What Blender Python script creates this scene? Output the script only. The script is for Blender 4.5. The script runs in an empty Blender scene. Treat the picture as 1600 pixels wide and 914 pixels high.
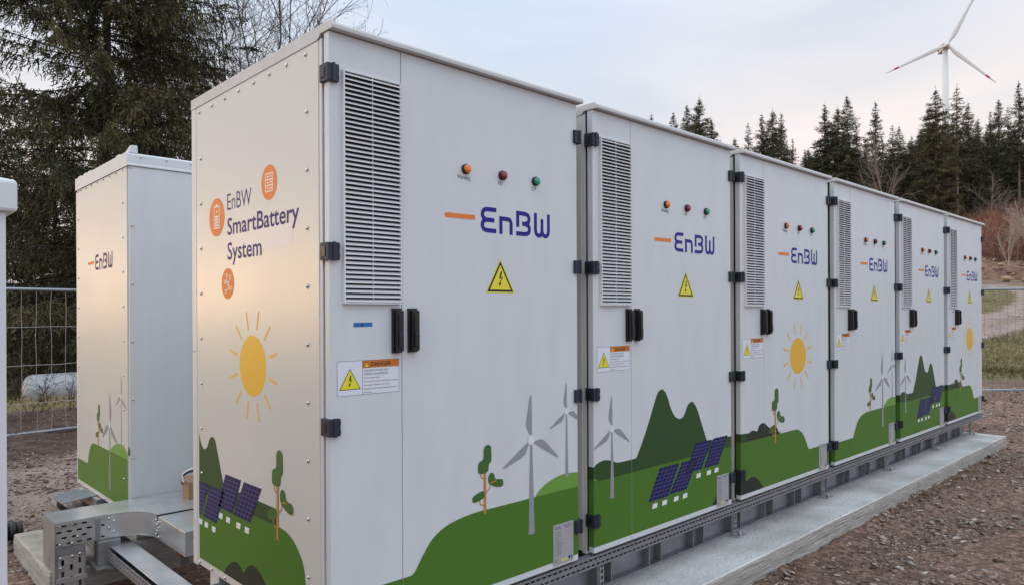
import bpy, bmesh, math, random
import numpy as np
from mathutils import Vector, Matrix

S = bpy.context.scene
COL = S.collection
rng = np.random.default_rng(11)
random.seed(5)
rad = math.radians

# ------------------------------------------------------------------ camera
cam = bpy.data.cameras.new('camera')
camo = bpy.data.objects.new('camera', cam)
COL.objects.link(camo)
cam.sensor_width = 36.0
cam.lens = 36.0 * 1120.53 / 1600.0
cam.shift_y = 33.06 / 1600.0
cam.clip_start = 0.05
cam.clip_end = 6000
CAM = Vector((-1.203, -2.126, 1.108))
_y, _p, _r = rad(43.7518), rad(-0.0315), rad(-0.2552)
fw = Vector((math.sin(_y) * math.cos(_p), math.cos(_y) * math.cos(_p), math.sin(_p)))
r0 = Vector((math.cos(_y), -math.sin(_y), 0))
u0 = r0.cross(fw)
rr = math.cos(_r) * r0 + math.sin(_r) * u0
uu = -math.sin(_r) * r0 + math.cos(_r) * u0
M = Matrix((rr, uu, -fw)).transposed().to_4x4()
M.translation = CAM
camo.matrix_world = M
S.camera = camo

# ------------------------------------------------------------------ sky, sun, exposure
SUN_AZ = rad(-58)            # from +Y towards +X
GLOW_AZ = rad(-29)           # gap in the cloud where the sunset shows
SUN_EL = rad(1.5)
sd = Vector((math.sin(GLOW_AZ) * math.cos(SUN_EL), math.cos(GLOW_AZ) * math.cos(SUN_EL), math.sin(SUN_EL)))
W = bpy.data.worlds.new('World')
S.world = W
W.use_nodes = True
nt = W.node_tree
nt.nodes.clear()
N = nt.nodes.new
L = nt.links.new
out = N('ShaderNodeOutputWorld')
bgs = N('ShaderNodeBackground')
bgc = N('ShaderNodeBackground')
mixs = N('ShaderNodeMixShader')
sky = N('ShaderNodeTexSky')
sky.sky_type = 'NISHITA'
sky.sun_disc = False
sky.sun_elevation = SUN_EL
sky.sun_rotation = SUN_AZ
sky.altitude = 600
L(sky.outputs[0], bgs.inputs[0])
bgs.inputs[1].default_value = 0.15
tc = N('ShaderNodeTexCoord')
sep = N('ShaderNodeSeparateXYZ')
L(tc.outputs['Generated'], sep.inputs[0])
# cloud sheet: pinkish white low down, blue-grey higher up, broken by soft streaks
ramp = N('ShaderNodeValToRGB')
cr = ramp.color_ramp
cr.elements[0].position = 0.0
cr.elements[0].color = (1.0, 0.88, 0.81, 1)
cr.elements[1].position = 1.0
cr.elements[1].color = (1.28, 1.44, 1.58, 1)  # overhead, out of view: brightened to light the cabinet fronts
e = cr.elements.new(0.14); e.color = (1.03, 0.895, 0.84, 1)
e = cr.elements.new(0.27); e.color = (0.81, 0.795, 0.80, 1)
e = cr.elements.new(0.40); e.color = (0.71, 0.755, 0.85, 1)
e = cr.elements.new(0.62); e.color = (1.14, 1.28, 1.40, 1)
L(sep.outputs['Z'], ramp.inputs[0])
mp = N('ShaderNodeMapping')
mp.inputs['Scale'].default_value = (1.0, 1.0, 4.0)
L(tc.outputs['Generated'], mp.inputs[0])
noi = N('ShaderNodeTexNoise')
noi.inputs['Scale'].default_value = 2.3
noi.inputs['Detail'].default_value = 4
noi.inputs['Roughness'].default_value = 0.45
noi.inputs['Distortion'].default_value = 0.6
L(mp.outputs[0], noi.inputs['Vector'])
mr = N('ShaderNodeMapRange')
mr.inputs['From Min'].default_value = 0.3
mr.inputs['From Max'].default_value = 0.72
mr.inputs['To Min'].default_value = 0.0
mr.inputs['To Max'].default_value = 1.0
L(noi.outputs[0], mr.inputs[0])
mc = N('ShaderNodeMix'); mc.data_type = 'RGBA'; mc.blend_type = 'MULTIPLY'
mc.inputs[0].default_value = 1.0
tint = N('ShaderNodeMix'); tint.data_type = 'RGBA'
tint.inputs[6].default_value = (0.86, 0.90, 0.965, 1)
tint.inputs[7].default_value = (1.11, 1.06, 1.03, 1)
L(mr.outputs[0], tint.inputs[0])
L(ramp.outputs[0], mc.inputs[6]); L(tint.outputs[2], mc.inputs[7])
# warm break in the cloud around the setting sun
dot = N('ShaderNodeVectorMath'); dot.operation = 'DOT_PRODUCT'
dot.inputs[1].default_value = sd
nrm = N('ShaderNodeVectorMath'); nrm.operation = 'NORMALIZE'
sq = N('ShaderNodeMapping'); sq.inputs['Scale'].default_value = (1, 1, 2.6)
L(tc.outputs['Generated'], sq.inputs[0])
L(sq.outputs[0], nrm.inputs[0])
L(nrm.outputs[0], dot.inputs[0])
mx0 = N('ShaderNodeMath'); mx0.operation = 'MAXIMUM'; mx0.inputs[1].default_value = 0
L(dot.outputs['Value'], mx0.inputs[0])
pw = N('ShaderNodeMath'); pw.operation = 'POWER'; pw.inputs[1].default_value = 70
L(mx0.outputs[0], pw.inputs[0])
glow = N('ShaderNodeMix'); glow.data_type = 'RGBA'; glow.blend_type = 'ADD'
glow.inputs[7].default_value = (12.0, 6.6, 2.0, 1)
L(pw.outputs[0], glow.inputs[0])
L(mc.outputs[2], glow.inputs[6])
# the side of the sky away from the sun is cooler, and lifted to brighten the cabinet fronts
mrt = N('ShaderNodeMapRange')
mrt.inputs['From Min'].default_value = -0.25
mrt.inputs['From Max'].default_value = -0.9
L(dot.outputs['Value'], mrt.inputs[0])
cool = N('ShaderNodeMix'); cool.data_type = 'RGBA'; cool.blend_type = 'MULTIPLY'
cool.inputs[7].default_value = (1.05, 1.21, 1.47, 1)
L(mrt.outputs[0], cool.inputs[0]); L(glow.outputs[2], cool.inputs[6])
# bluer opening in the cloud, high towards the birches
dot2 = N('ShaderNodeVectorMath'); dot2.operation = 'DOT_PRODUCT'
dot2.inputs[1].default_value = Vector((math.sin(rad(33)) * .9, math.cos(rad(33)) * .9, .43)).normalized()
L(tc.outputs['Generated'], dot2.inputs[0])
mrb = N('ShaderNodeMapRange'); mrb.interpolation_type = 'SMOOTHSTEP'
mrb.inputs['From Min'].default_value = 0.86
mrb.inputs['From Max'].default_value = 0.99
L(dot2.outputs['Value'], mrb.inputs[0])
blue = N('ShaderNodeMix'); blue.data_type = 'RGBA'; blue.blend_type = 'MULTIPLY'
blue.inputs[7].default_value = (0.93, 1.0, 1.05, 1)
L(mrb.outputs[0], blue.inputs[0]); L(cool.outputs[2], blue.inputs[6])
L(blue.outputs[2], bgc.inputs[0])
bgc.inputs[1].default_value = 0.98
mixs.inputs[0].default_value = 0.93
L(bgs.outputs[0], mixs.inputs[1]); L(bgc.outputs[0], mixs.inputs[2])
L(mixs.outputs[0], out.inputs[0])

sl = bpy.data.lights.new('sun', 'SUN')
sl.energy = 0.5
sl.angle = rad(40)
sl.color = (1.0, 0.86, 0.68)
slo = bpy.data.objects.new('sun', sl)
slo.rotation_euler = (-Vector((math.sin(SUN_AZ) * math.cos(rad(4)), math.cos(SUN_AZ) * math.cos(rad(4)), math.sin(rad(4))))).to_track_quat('-Z', 'Y').to_euler()
COL.objects.link(slo)

S.view_settings.view_transform = 'Standard'
S.view_settings.look = 'None'
S.view_settings.exposure = 0.22
S.view_settings.gamma = 1.0
S.view_settings.use_curve_mapping = False
S.cycles.sample_clamp_indirect = 2.5
S.cycles.caustics_reflective = False

# ------------------------------------------------------------------ materials
MATS = {}
def mat(name, col, rough=0.5, metal=0.0, var=0.0, vscale=6.0, bump=0.0, bscale=40.0, spec=0.5, col2=None, stretch=None, bdet=5, vdet=6):
    if name in MATS:
        return MATS[name]
    m = bpy.data.materials.new(name)
    m.use_nodes = True
    t = m.node_tree
    b = t.nodes['Principled BSDF']
    b.inputs['Base Color'].default_value = (*col, 1)
    b.inputs['Roughness'].default_value = rough
    b.inputs['Metallic'].default_value = metal
    b.inputs['Specular IOR Level'].default_value = spec
    if var or bump:
        co = t.nodes.new('ShaderNodeTexCoord')
        src = co.outputs['Object']
        if stretch:
            mpn = t.nodes.new('ShaderNodeMapping')
            mpn.inputs['Scale'].default_value = stretch
            t.links.new(src, mpn.inputs[0]); src = mpn.outputs[0]
    if var:
        n = t.nodes.new('ShaderNodeTexNoise')
        n.inputs['Scale'].default_value = vscale
        n.inputs['Detail'].default_value = vdet
        n.inputs['Roughness'].default_value = 0.62
        t.links.new(src, n.inputs['Vector'])
        r = t.nodes.new('ShaderNodeMapRange')
        r.inputs['From Min'].default_value = 0.3
        r.inputs['From Max'].default_value = 0.7
        t.links.new(n.outputs[0], r.inputs[0])
        mxn = t.nodes.new('ShaderNodeMix'); mxn.data_type = 'RGBA'
        c2 = col2 or tuple(c * (1 - var) for c in col)
        mxn.inputs[6].default_value = (*c2, 1)
        mxn.inputs[7].default_value = (*col, 1)
        t.links.new(r.outputs[0], mxn.inputs[0])
        t.links.new(mxn.outputs[2], b.inputs['Base Color'])
        rr_ = t.nodes.new('ShaderNodeMapRange')
        rr_.inputs['To Min'].default_value = min(1, rough * 1.15)
        rr_.inputs['To Max'].default_value = rough * 0.88
        t.links.new(n.outputs[0], rr_.inputs[0])
        t.links.new(rr_.outputs[0], b.inputs['Roughness'])
    if bump:
        n2 = t.nodes.new('ShaderNodeTexNoise')
        n2.inputs['Scale'].default_value = bscale
        n2.inputs['Detail'].default_value = bdet
        t.links.new(src, n2.inputs['Vector'])
        bp = t.nodes.new('ShaderNodeBump')
        bp.inputs['Strength'].default_value = bump
        bp.inputs['Distance'].default_value = 0.02
        t.links.new(n2.outputs[0], bp.inputs['Height'])
        t.links.new(bp.outputs[0], b.inputs['Normal'])
    MATS[name] = m
    return m

PAINT = mat('powder_coat_grey', (0.665, 0.70, 0.72), 0.40, var=0.06, vscale=2.4, bump=0.10, bscale=2.2, stretch=(3, 3, .9), bdet=1, vdet=2)
SIDEP = mat('satin_side_paint', (0.68, 0.67, 0.62), 0.28, var=0.04, vscale=1.2, bump=0.38, bscale=1.5, spec=0.5, bdet=0, vdet=1)
FRAMEP = mat('frame_paint', (0.66, 0.66, 0.65), 0.38)
ROOFP = mat('roof_paint', (0.60, 0.60, 0.59), 0.45, var=0.12, vscale=9.0)
DARK = mat('gasket_and_shade_black', (0.012, 0.012, 0.013), 0.7)  # door gasket; also sheets standing in for shade behind slats and slots
HINGE = mat('hinge_plastic', (0.020, 0.026, 0.044), 0.55, var=0.2, vscale=30)
BLACK = mat('handle_black', (0.006, 0.006, 0.007), 0.38)
SLAT = mat('grille_white', (0.74, 0.75, 0.76), 0.35)
GALV = mat('galvanised_steel', (0.70, 0.715, 0.72), 0.28, 0.65, var=0.28, vscale=7.0, bump=0.05, bscale=12)
GALVD = mat('galvanised_dull', (0.38, 0.39, 0.41), 0.48, 0.6, var=0.35, vscale=9.0, bump=0.06, bscale=30)
STRUT = mat('strut_steel', (0.30, 0.305, 0.32), 0.5, 0.45, var=0.3, vscale=14.0)
SCREW = mat('screw_steel', (0.62, 0.62, 0.62), 0.25, 1.0)
CONC = mat('concrete_pale', (0.66, 0.645, 0.62), 0.88, var=0.3, vscale=2.6, bump=0.4, bscale=45, col2=(0.40, 0.385, 0.355))
CONCS = mat('concrete_edge', (0.50, 0.475, 0.435), 0.92, var=0.45, vscale=5.0, bump=0.6, bscale=14, col2=(0.30, 0.28, 0.25), stretch=(.6, .6, 7))
CONC2 = mat('concrete_dirty', (0.50, 0.45, 0.39), 0.9, var=0.4, vscale=5.0, bump=0.5, bscale=40, col2=(0.30, 0.26, 0.22))
P_GREEN = mat('print_green', (0.070, 0.180, 0.019), 0.5, spec=0.3)
P_DKGREEN = mat('print_dark_green', (0.028, 0.074, 0.018), 0.5, spec=0.3)
P_LTGREEN = mat('print_light_green', (0.15, 0.33, 0.045), 0.42)
P_BUSH = mat('print_bush', (0.013, 0.024, 0.012), 0.42)
P_LEAF = mat('print_leaf', (0.052, 0.135, 0.022), 0.42)
P_TRUNK = mat('print_trunk', (0.52, 0.235, 0.052), 0.45)
P_GREY = mat('print_grey', (0.30, 0.30, 0.335), 0.42)
P_LTGREY = mat('print_light_grey', (0.74, 0.76, 0.84), 0.42)
P_PANEL = mat('print_panel_blue', (0.011, 0.012, 0.085), 0.5, spec=0.25)
P_GRID = mat('print_panel_grid', (0.11, 0.11, 0.26), 0.4)
P_WHITE = mat('print_white', (0.80, 0.82, 0.83), 0.45)
P_SUN = mat('print_sun', (0.80, 0.46, 0.035), 0.42)
P_RAY = mat('print_ray', (0.82, 0.53, 0.09), 0.45)
P_LOGO = mat('print_logo_blue', (0.018, 0.010, 0.24), 0.5, spec=0.3)
P_VIOLET = mat('print_violet', (0.055, 0.030, 0.155), 0.55, spec=0.25)
P_ORANGE = mat('print_orange', (0.80, 0.23, 0.045), 0.5, spec=0.3)
P_YELLOW = mat('sign_yellow', (0.80, 0.72, 0.03), 0.45)
P_BLACK = mat('sign_black', (0.012, 0.012, 0.012), 0.5)
P_SIGNOR = mat('sign_orange', (0.60, 0.17, 0.012), 0.45)
P_SIGNW = mat('sign_white', (0.74, 0.77, 0.84), 0.4)
P_PLATE = mat('plate_silver', (0.50, 0.50, 0.53), 0.35, 0.3, var=0.08, vscale=20)
P_TAPE = mat('blue_tape', (0.015, 0.17, 0.50), 0.5, var=0.2, vscale=60)
P_PILL = mat('label_residue', (0.72, 0.69, 0.68), 0.34)
P_TXT = mat('sign_text', (0.03, 0.03, 0.05), 0.5)
L_OR = mat('lens_orange', (0.85, 0.20, 0.01), 0.18, spec=0.7)
L_RED = mat('lens_red', (0.26, 0.010, 0.025), 0.18, spec=0.7)
L_GRN = mat('lens_green', (0.010, 0.29, 0.17), 0.18, spec=0.7)
BOXCARD = mat('cardboard', (0.43, 0.27, 0.16), 0.85, var=0.15, vscale=15)
CABLEB = mat('cable_black', (0.03, 0.012, 0.015), 0.5)
CABLEW = mat('cable_white', (0.75, 0.75, 0.75), 0.5)
REDCAP = mat('red_plastic', (0.55, 0.05, 0.035), 0.45)
PIPEB = mat('corrugated_black', (0.010, 0.010, 0.011), 0.45)
KIOSK = mat('kiosk_paint', (0.70, 0.72, 0.75), 0.45, var=0.05, vscale=3)
TANKW = mat('tank_white', (0.50, 0.51, 0.54), 0.45, var=0.18, vscale=3)
RAIL = mat('fence_tube', (0.36, 0.39, 0.42), 0.42, 0.7, var=0.2, vscale=10)
WIRE = mat('fence_wire', (0.42, 0.42, 0.41), 0.45, 0.5)
WIRER = mat('fence_wire_rusty', (0.20, 0.15, 0.13), 0.6, 0.3)
TURBW = mat('turbine_white', (0.74, 0.74, 0.72), 0.45)
TURBR = mat('turbine_red', (0.55, 0.035, 0.06), 0.45)
BARK = mat('spruce_bark', (0.055, 0.043, 0.035), 0.9, var=0.4, vscale=4)
BARKP = mat('pale_bark', (0.27, 0.215, 0.175), 0.9, var=0.4, vscale=2)
BIRCHB = mat('birch_bark', (0.15, 0.115, 0.10), 0.85, var=0.5, vscale=6)
ROCK = mat('rock_tan', (0.40, 0.30, 0.18), 0.9, var=0.35, vscale=5, bump=0.5, bscale=9)

def attr_mat(name, rough=0.8, spec=0.3, trans=0.0):
    m = bpy.data.materials.new(name)
    m.use_nodes = True
    t = m.node_tree
    b = t.nodes['Principled BSDF']
    a = t.nodes.new('ShaderNodeAttribute')
    a.attribute_name = 'tone'
    t.links.new(a.outputs['Color'], b.inputs['Base Color'])
    b.inputs['Roughness'].default_value = rough
    b.inputs['Specular IOR Level'].default_value = spec
    return m
NEEDLE = attr_mat('needles', 0.75, 0.2)
LEAFM = attr_mat('dry_leaves', 0.8, 0.2)
TWIGM = attr_mat('bare_twigs', 0.85, 0.15)
STONEM = attr_mat('stones', 0.9, 0.25)
GRASSM = attr_mat('dry_grass', 0.85, 0.15)

# ------------------------------------------------------------------ mesh helpers
class MB:
    def __init__(s):
        s.v = []; s.f = []; s.m = []; s.mats = []
    def mi(s, m):
        if m not in s.mats: s.mats.append(m)
        return s.mats.index(m)
    def add(s, vs, fs, m):
        o = len(s.v); i = s.mi(m)
        s.v += [tuple(p) for p in vs]
        for f in fs:
            s.f.append(tuple(k + o for k in f)); s.m.append(i)
    def box(s, x0, x1, y0, y1, z0, z1, m):
        vs = [(x0, y0, z0), (x1, y0, z0), (x1, y1, z0), (x0, y1, z0), (x0, y0, z1), (x1, y0, z1), (x1, y1, z1), (x0, y1, z1)]
        s.add(vs, [(0, 3, 2, 1), (4, 5, 6, 7), (0, 1, 5, 4), (1, 2, 6, 5), (2, 3, 7, 6), (3, 0, 4, 7)], m)
    def poly(s, pts, m):
        s.add(pts, [tuple(range(len(pts)))], m)
    def tube(s, pts, r, n, m, cap=True):
        pts = [Vector(p) for p in pts]
        rs = r if hasattr(r, '__len__') else [r] * len(pts)
        vs = []; fs = []
        up = None
        for i, p in enumerate(pts):
            d = (pts[min(i + 1, len(pts) - 1)] - pts[max(i - 1, 0)]).normalized()
            if up is None:
                up = Vector((0, 0, 1)) if abs(d.z) < 0.9 else Vector((1, 0, 0))
            a = d.cross(up)
            if a.length < 1e-6: a = d.cross(Vector((0, 1, 0.2)))
            a.normalize(); b = d.cross(a).normalized(); up = -b if False else up
            for k in range(n):
                t = 2 * math.pi * k / n
                vs.append(p + a * (math.cos(t) * rs[i]) + b * (math.sin(t) * rs[i]))
        for i in range(len(pts) - 1):
            for k in range(n):
                fs.append((i * n + k, i * n + (k + 1) % n, (i + 1) * n + (k + 1) % n, (i + 1) * n + k))
        if cap:
            fs.append(tuple(range(n))[::-1]); fs.append(tuple((len(pts) - 1) * n + k for k in range(n)))
        s.add(vs, fs, m)
    def mesh(s, name, smooth=False):
        me = bpy.data.meshes.new(name)
        me.from_pydata(s.v, [], s.f)
        for m in s.mats: me.materials.append(m)
        me.polygons.foreach_set('material_index', s.m)
        if smooth: me.polygons.foreach_set('use_smooth', [True] * len(s.f))
        me.update()
        return me

def link(name, me, parent=None, loc=None, bevel=0.0, seg=2):
    o = bpy.data.objects.new(name, me)
    COL.objects.link(o)
    if parent: o.parent = parent
    if loc is not None: o.location = loc
    if bevel:
        b = o.modifiers.new('bevel', 'BEVEL'); b.width = bevel; b.segments = seg; b.limit_method = 'ANGLE'
        b.harden_normals = False
    return o

def tag(o, label=None, cat=None, group=None, kind=None):
    if label: o['label'] = label
    if cat: o['category'] = cat
    if group: o['group'] = group
    if kind: o['kind'] = kind
    return o

def thing(name, label, cat, loc=(0, 0, 0), group=None):
    o = bpy.data.objects.new(name, None)
    o.empty_display_size = 0.2
    COL.objects.link(o)
    o.location = loc
    return tag(o, label, cat, group)

def dup(o, parent=None):
    c = o.copy(); COL.objects.link(c)
    if parent: c.parent = parent
    for ch in list(o.children): dup(ch, c)
    return c

def npmesh(name, V, F, mats, tone=None, midx=None, smooth=False):
    """V (n,3), F (m,k) numpy arrays; tone: per-face colour (m,3)"""
    me = bpy.data.meshes.new(name)
    k = F.shape[1]
    me.vertices.add(len(V)); me.vertices.foreach_set('co', V.astype(np.float32).ravel())
    me.loops.add(F.size); me.loops.foreach_set('vertex_index', F.astype(np.int32).ravel())
    me.polygons.add(len(F)); me.polygons.foreach_set('loop_start', np.arange(0, F.size, k, dtype=np.int32))
    for m in mats: me.materials.append(m)
    if midx is not None: me.polygons.foreach_set('material_index', midx.astype(np.int32))
    if smooth: me.polygons.foreach_set('use_smooth', np.ones(len(F), dtype=bool))
    me.update(calc_edges=True)
    if tone is not None:
        at = me.color_attributes.new('tone', 'FLOAT_COLOR', 'CORNER')
        c = np.ones((F.size, 4), np.float32)
        c[:, :3] = np.repeat(tone, k, axis=0)
        at.data.foreach_set('color', c.ravel())
    return me

# ---- flat artwork: polygons in a 2D plane, laid over one another in thin layers
def catmull(pts, n=6, closed=False):
    P = [np.array(p, float) for p in pts]
    out_ = []
    m = len(P)
    rngi = range(m) if closed else range(m - 1)
    for i in rngi:
        p0 = P[(i - 1) % m] if closed or i > 0 else P[0]
        p1 = P[i]; p2 = P[(i + 1) % m]
        p3 = P[(i + 2) % m] if closed or i + 2 < m else P[-1]
        for t in np.linspace(0, 1, n, endpoint=False):
            out_.append(0.5 * ((2 * p1) + (-p0 + p2) * t + (2 * p0 - 5 * p1 + 4 * p2 - p3) * t * t + (-p0 + 3 * p1 - 3 * p2 + p3) * t ** 3))
    if not closed: out_.append(P[-1])
    return [tuple(q) for q in out_]

def circle(cx, cy, r, n=40):
    return [(cx + r * math.cos(2 * math.pi * k / n), cy + r * math.sin(2 * math.pi * k / n)) for k in range(n)]

def clipx(poly, x, keep_less):
    out_ = []
    n = len(poly)
    ins = (lambda p: p[0] <= x) if keep_less else (lambda p: p[0] >= x)
    for i in range(n):
        a, b = poly[i], poly[(i + 1) % n]
        if ins(a): out_.append(a)
        if ins(a) != ins(b):
            t = (x - a[0]) / (b[0] - a[0])
            out_.append((x, a[1] + t * (b[1] - a[1])))
    return out_

class Art:
    def __init__(s): s.p = []; s.n = 0
    def poly(s, pts, m, lay): s.p.append((list(pts), m, lay))
    def stroke(s, pts, w, m, lay, capround=False):
        P = [np.array(p, float) for p in pts]
        s.n += 1; lay = lay + (s.n % 9) * .1
        Lf = []; Rt = []
        for i, p in enumerate(P):
            d1 = P[i] - P[i - 1] if i > 0 else P[1] - P[0]
            d2 = P[i + 1] - P[i] if i < len(P) - 1 else P[i] - P[i - 1]
            d1 = d1 / np.linalg.norm(d1); d2 = d2 / np.linalg.norm(d2)
            n1 = np.array([-d1[1], d1[0]]); n2 = np.array([-d2[1], d2[0]])
            n = n1 + n2; n = n / max(np.linalg.norm(n), 1e-6)
            k = w / 2 / max(0.5, float(n @ n1))
            Lf.append(p + n * k); Rt.append(p - n * k)
        for i in range(len(P) - 1):
            s.poly([tuple(Lf[i]), tuple(Lf[i + 1]), tuple(Rt[i + 1]), tuple(Rt[i])], m, lay)
        if capround:
            for p in (P[0], P[-1]): s.poly(circle(p[0], p[1], w / 2, 12), m, lay - .55)
    def text(s, string, x0, x1, base, cap, m, lay, bold=0.0):
        vs, fs = text2d(string, bold)
        xs = vs[:, 0]
        cv, _ = text2d('E', bold)
        ch = cv[:, 1].max()
        sx = (x1 - x0) / (xs.max() - xs.min())
        V = np.stack([x0 + (vs[:, 0] - xs.min()) * sx, base + vs[:, 1] * cap / ch], 1)
        for f in fs: s.poly([tuple(V[k]) for k in f], m, lay)
    def clipped(s, x, keep_less):
        a = Art()
        for p, m, l in s.p:
            q = clipx(p, x, keep_less)
            if len(q) > 2: a.p.append((q, m, l))
        return a
    def emit(s, mb, fn, m_edge=None):
        for p, m, l in s.p: mb.poly([fn(x, z, l) for x, z in p], m)
    def mesh(s, name, fn):
        mb = MB(); s.emit(mb, fn)
        return mb.mesh(name)

_tc = {}
def text2d(string, bold=0.0):
    key = (string, bold)
    if key in _tc: return _tc[key]
    c = bpy.data.curves.new('lettering', 'FONT')
    c.body = string; c.offset = bold; c.resolution_u = 3; c.fill_mode = 'FRONT'
    o = bpy.data.objects.new('lettering', c)
    COL.objects.link(o)
    dg = bpy.context.evaluated_depsgraph_get()
    me = bpy.data.meshes.new_from_object(o.evaluated_get(dg))
    vs = np.array([v.co[:2] for v in me.vertices]); fs = [tuple(p.vertices) for p in me.polygons]
    bpy.data.objects.remove(o); bpy.data.curves.remove(c); bpy.data.meshes.remove(me)
    _tc[key] = (vs, fs)
    return _tc[key]

LAY = 0.00022
front = lambda x, z, l: (x, -0.0004 - LAY * l, z)

# ------------------------------------------------------------------ terrain
def sm(a, b, t):
    q = np.clip((t - a) / (b - a), 0, 1)
    return q * q * (3 - 2 * q)
G0 = -0.37
def H(x, y):
    x = np.asarray(x, float); y = np.asarray(y, float)
    dx, dy = x - CAM.x, y - CAM.y
    az = np.degrees(np.arctan2(dx, dy)); d = dx * .6916 + dy * .7222
    w = sm(30, 62, az) * (1 - sm(125, 160, az))
    z = np.where(d < 18, 0, np.where(d < 72, .09 * (d - 18), np.where(d < 150, 4.86 + .23 * (d - 72), 22.8 + .1 * (d - 150))))
    z = np.where(d > 420, 22.8 + 27, z)
    left = 1 - sm(28, 40, az)
    return G0 + z * w - left * .32 * sm(12.0, 14.5, y) * (np.abs(az) < 90)

ROAD = np.array([(10, 10.5), (14, 8.4), (22, 6.5), (30, 5.5), (38, 5.1), (46, 5.8), (54, 7.2), (60, 9.2), (64.5, 12), (66, 15.5), (64, 20), (60, 26), (54, 34)])
def road_dist(x, y):
    best = np.full(np.shape(x), 1e9)
    P = np.array(catmull([tuple(p) for p in ROAD], 5))
    for a, b in zip(P[:-1], P[1:]):
        ab = b - a
        t = np.clip(((x - a[0]) * ab[0] + (y - a[1]) * ab[1]) / (ab @ ab), 0, 1)
        best = np.minimum(best, np.hypot(x - a[0] - t * ab[0], y - a[1] - t * ab[1]))
    return best

def vnoise(x, y, s, seed=0):
    """cheap smooth value noise"""
    x = np.asarray(x) / s; y = np.asarray(y) / s
    i = np.floor(x).astype(int); j = np.floor(y).astype(int)
    fx = x - i; fy = y - j
    fx = fx * fx * (3 - 2 * fx); fy = fy * fy * (3 - 2 * fy)
    def h(a, b):
        n = (a * 374761393 + b * 668265263 + seed * 982451653) & 0x7fffffff
        n = (n ^ (n >> 13)) * 1274126177 & 0x7fffffff
        return ((n ^ (n >> 16)) & 0xffff) / 65535.0
    return (h(i, j) * (1 - fx) + h(i + 1, j) * fx) * (1 - fy) + (h(i, j + 1) * (1 - fx) + h(i + 1, j + 1) * fx) * fy

def ground_zone(x, y):
    """weights: grass, dark dirt, road"""
    az = np.degrees(np.arctan2(x - CAM.x, y - CAM.y))
    d = (x - CAM.x) * .6916 + (y - CAM.y) * .7222
    n = vnoise(x, y, 1.3, 3) - .5
    n2 = vnoise(x, y, 5.0, 9) - .5
    left = 1 - sm(28, 40, az)
    dirt = left * sm(6.4, 7.0, y + n * .8) * (1 - sm(10.2, 11.2, y + n))
    grass = left * sm(10.3, 11.3, y + n)
    grass = grass + (1 - left) * sm(15.0, 16.2, d + n * 1.2) * (1 - sm(54, 58, d + n2 * 4))
    woods = (1 - left) * sm(72, 88, d + n2 * 8)
    rd_ = road_dist(x, y)
    road = (1 - sm(1.35, 1.75, rd_ + n * .6)) * (1 - .35 * np.exp(-(rd_ / .35) ** 2))
    road = road * (1 - left) + left * sm(3.6, 4.4, y + n * 1.5) * (1 - sm(5.9, 6.7, y + n * 1.2)) * .8
    return np.clip(grass, 0, 1), np.clip(dirt + woods * .9, 0, 1), road

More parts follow.
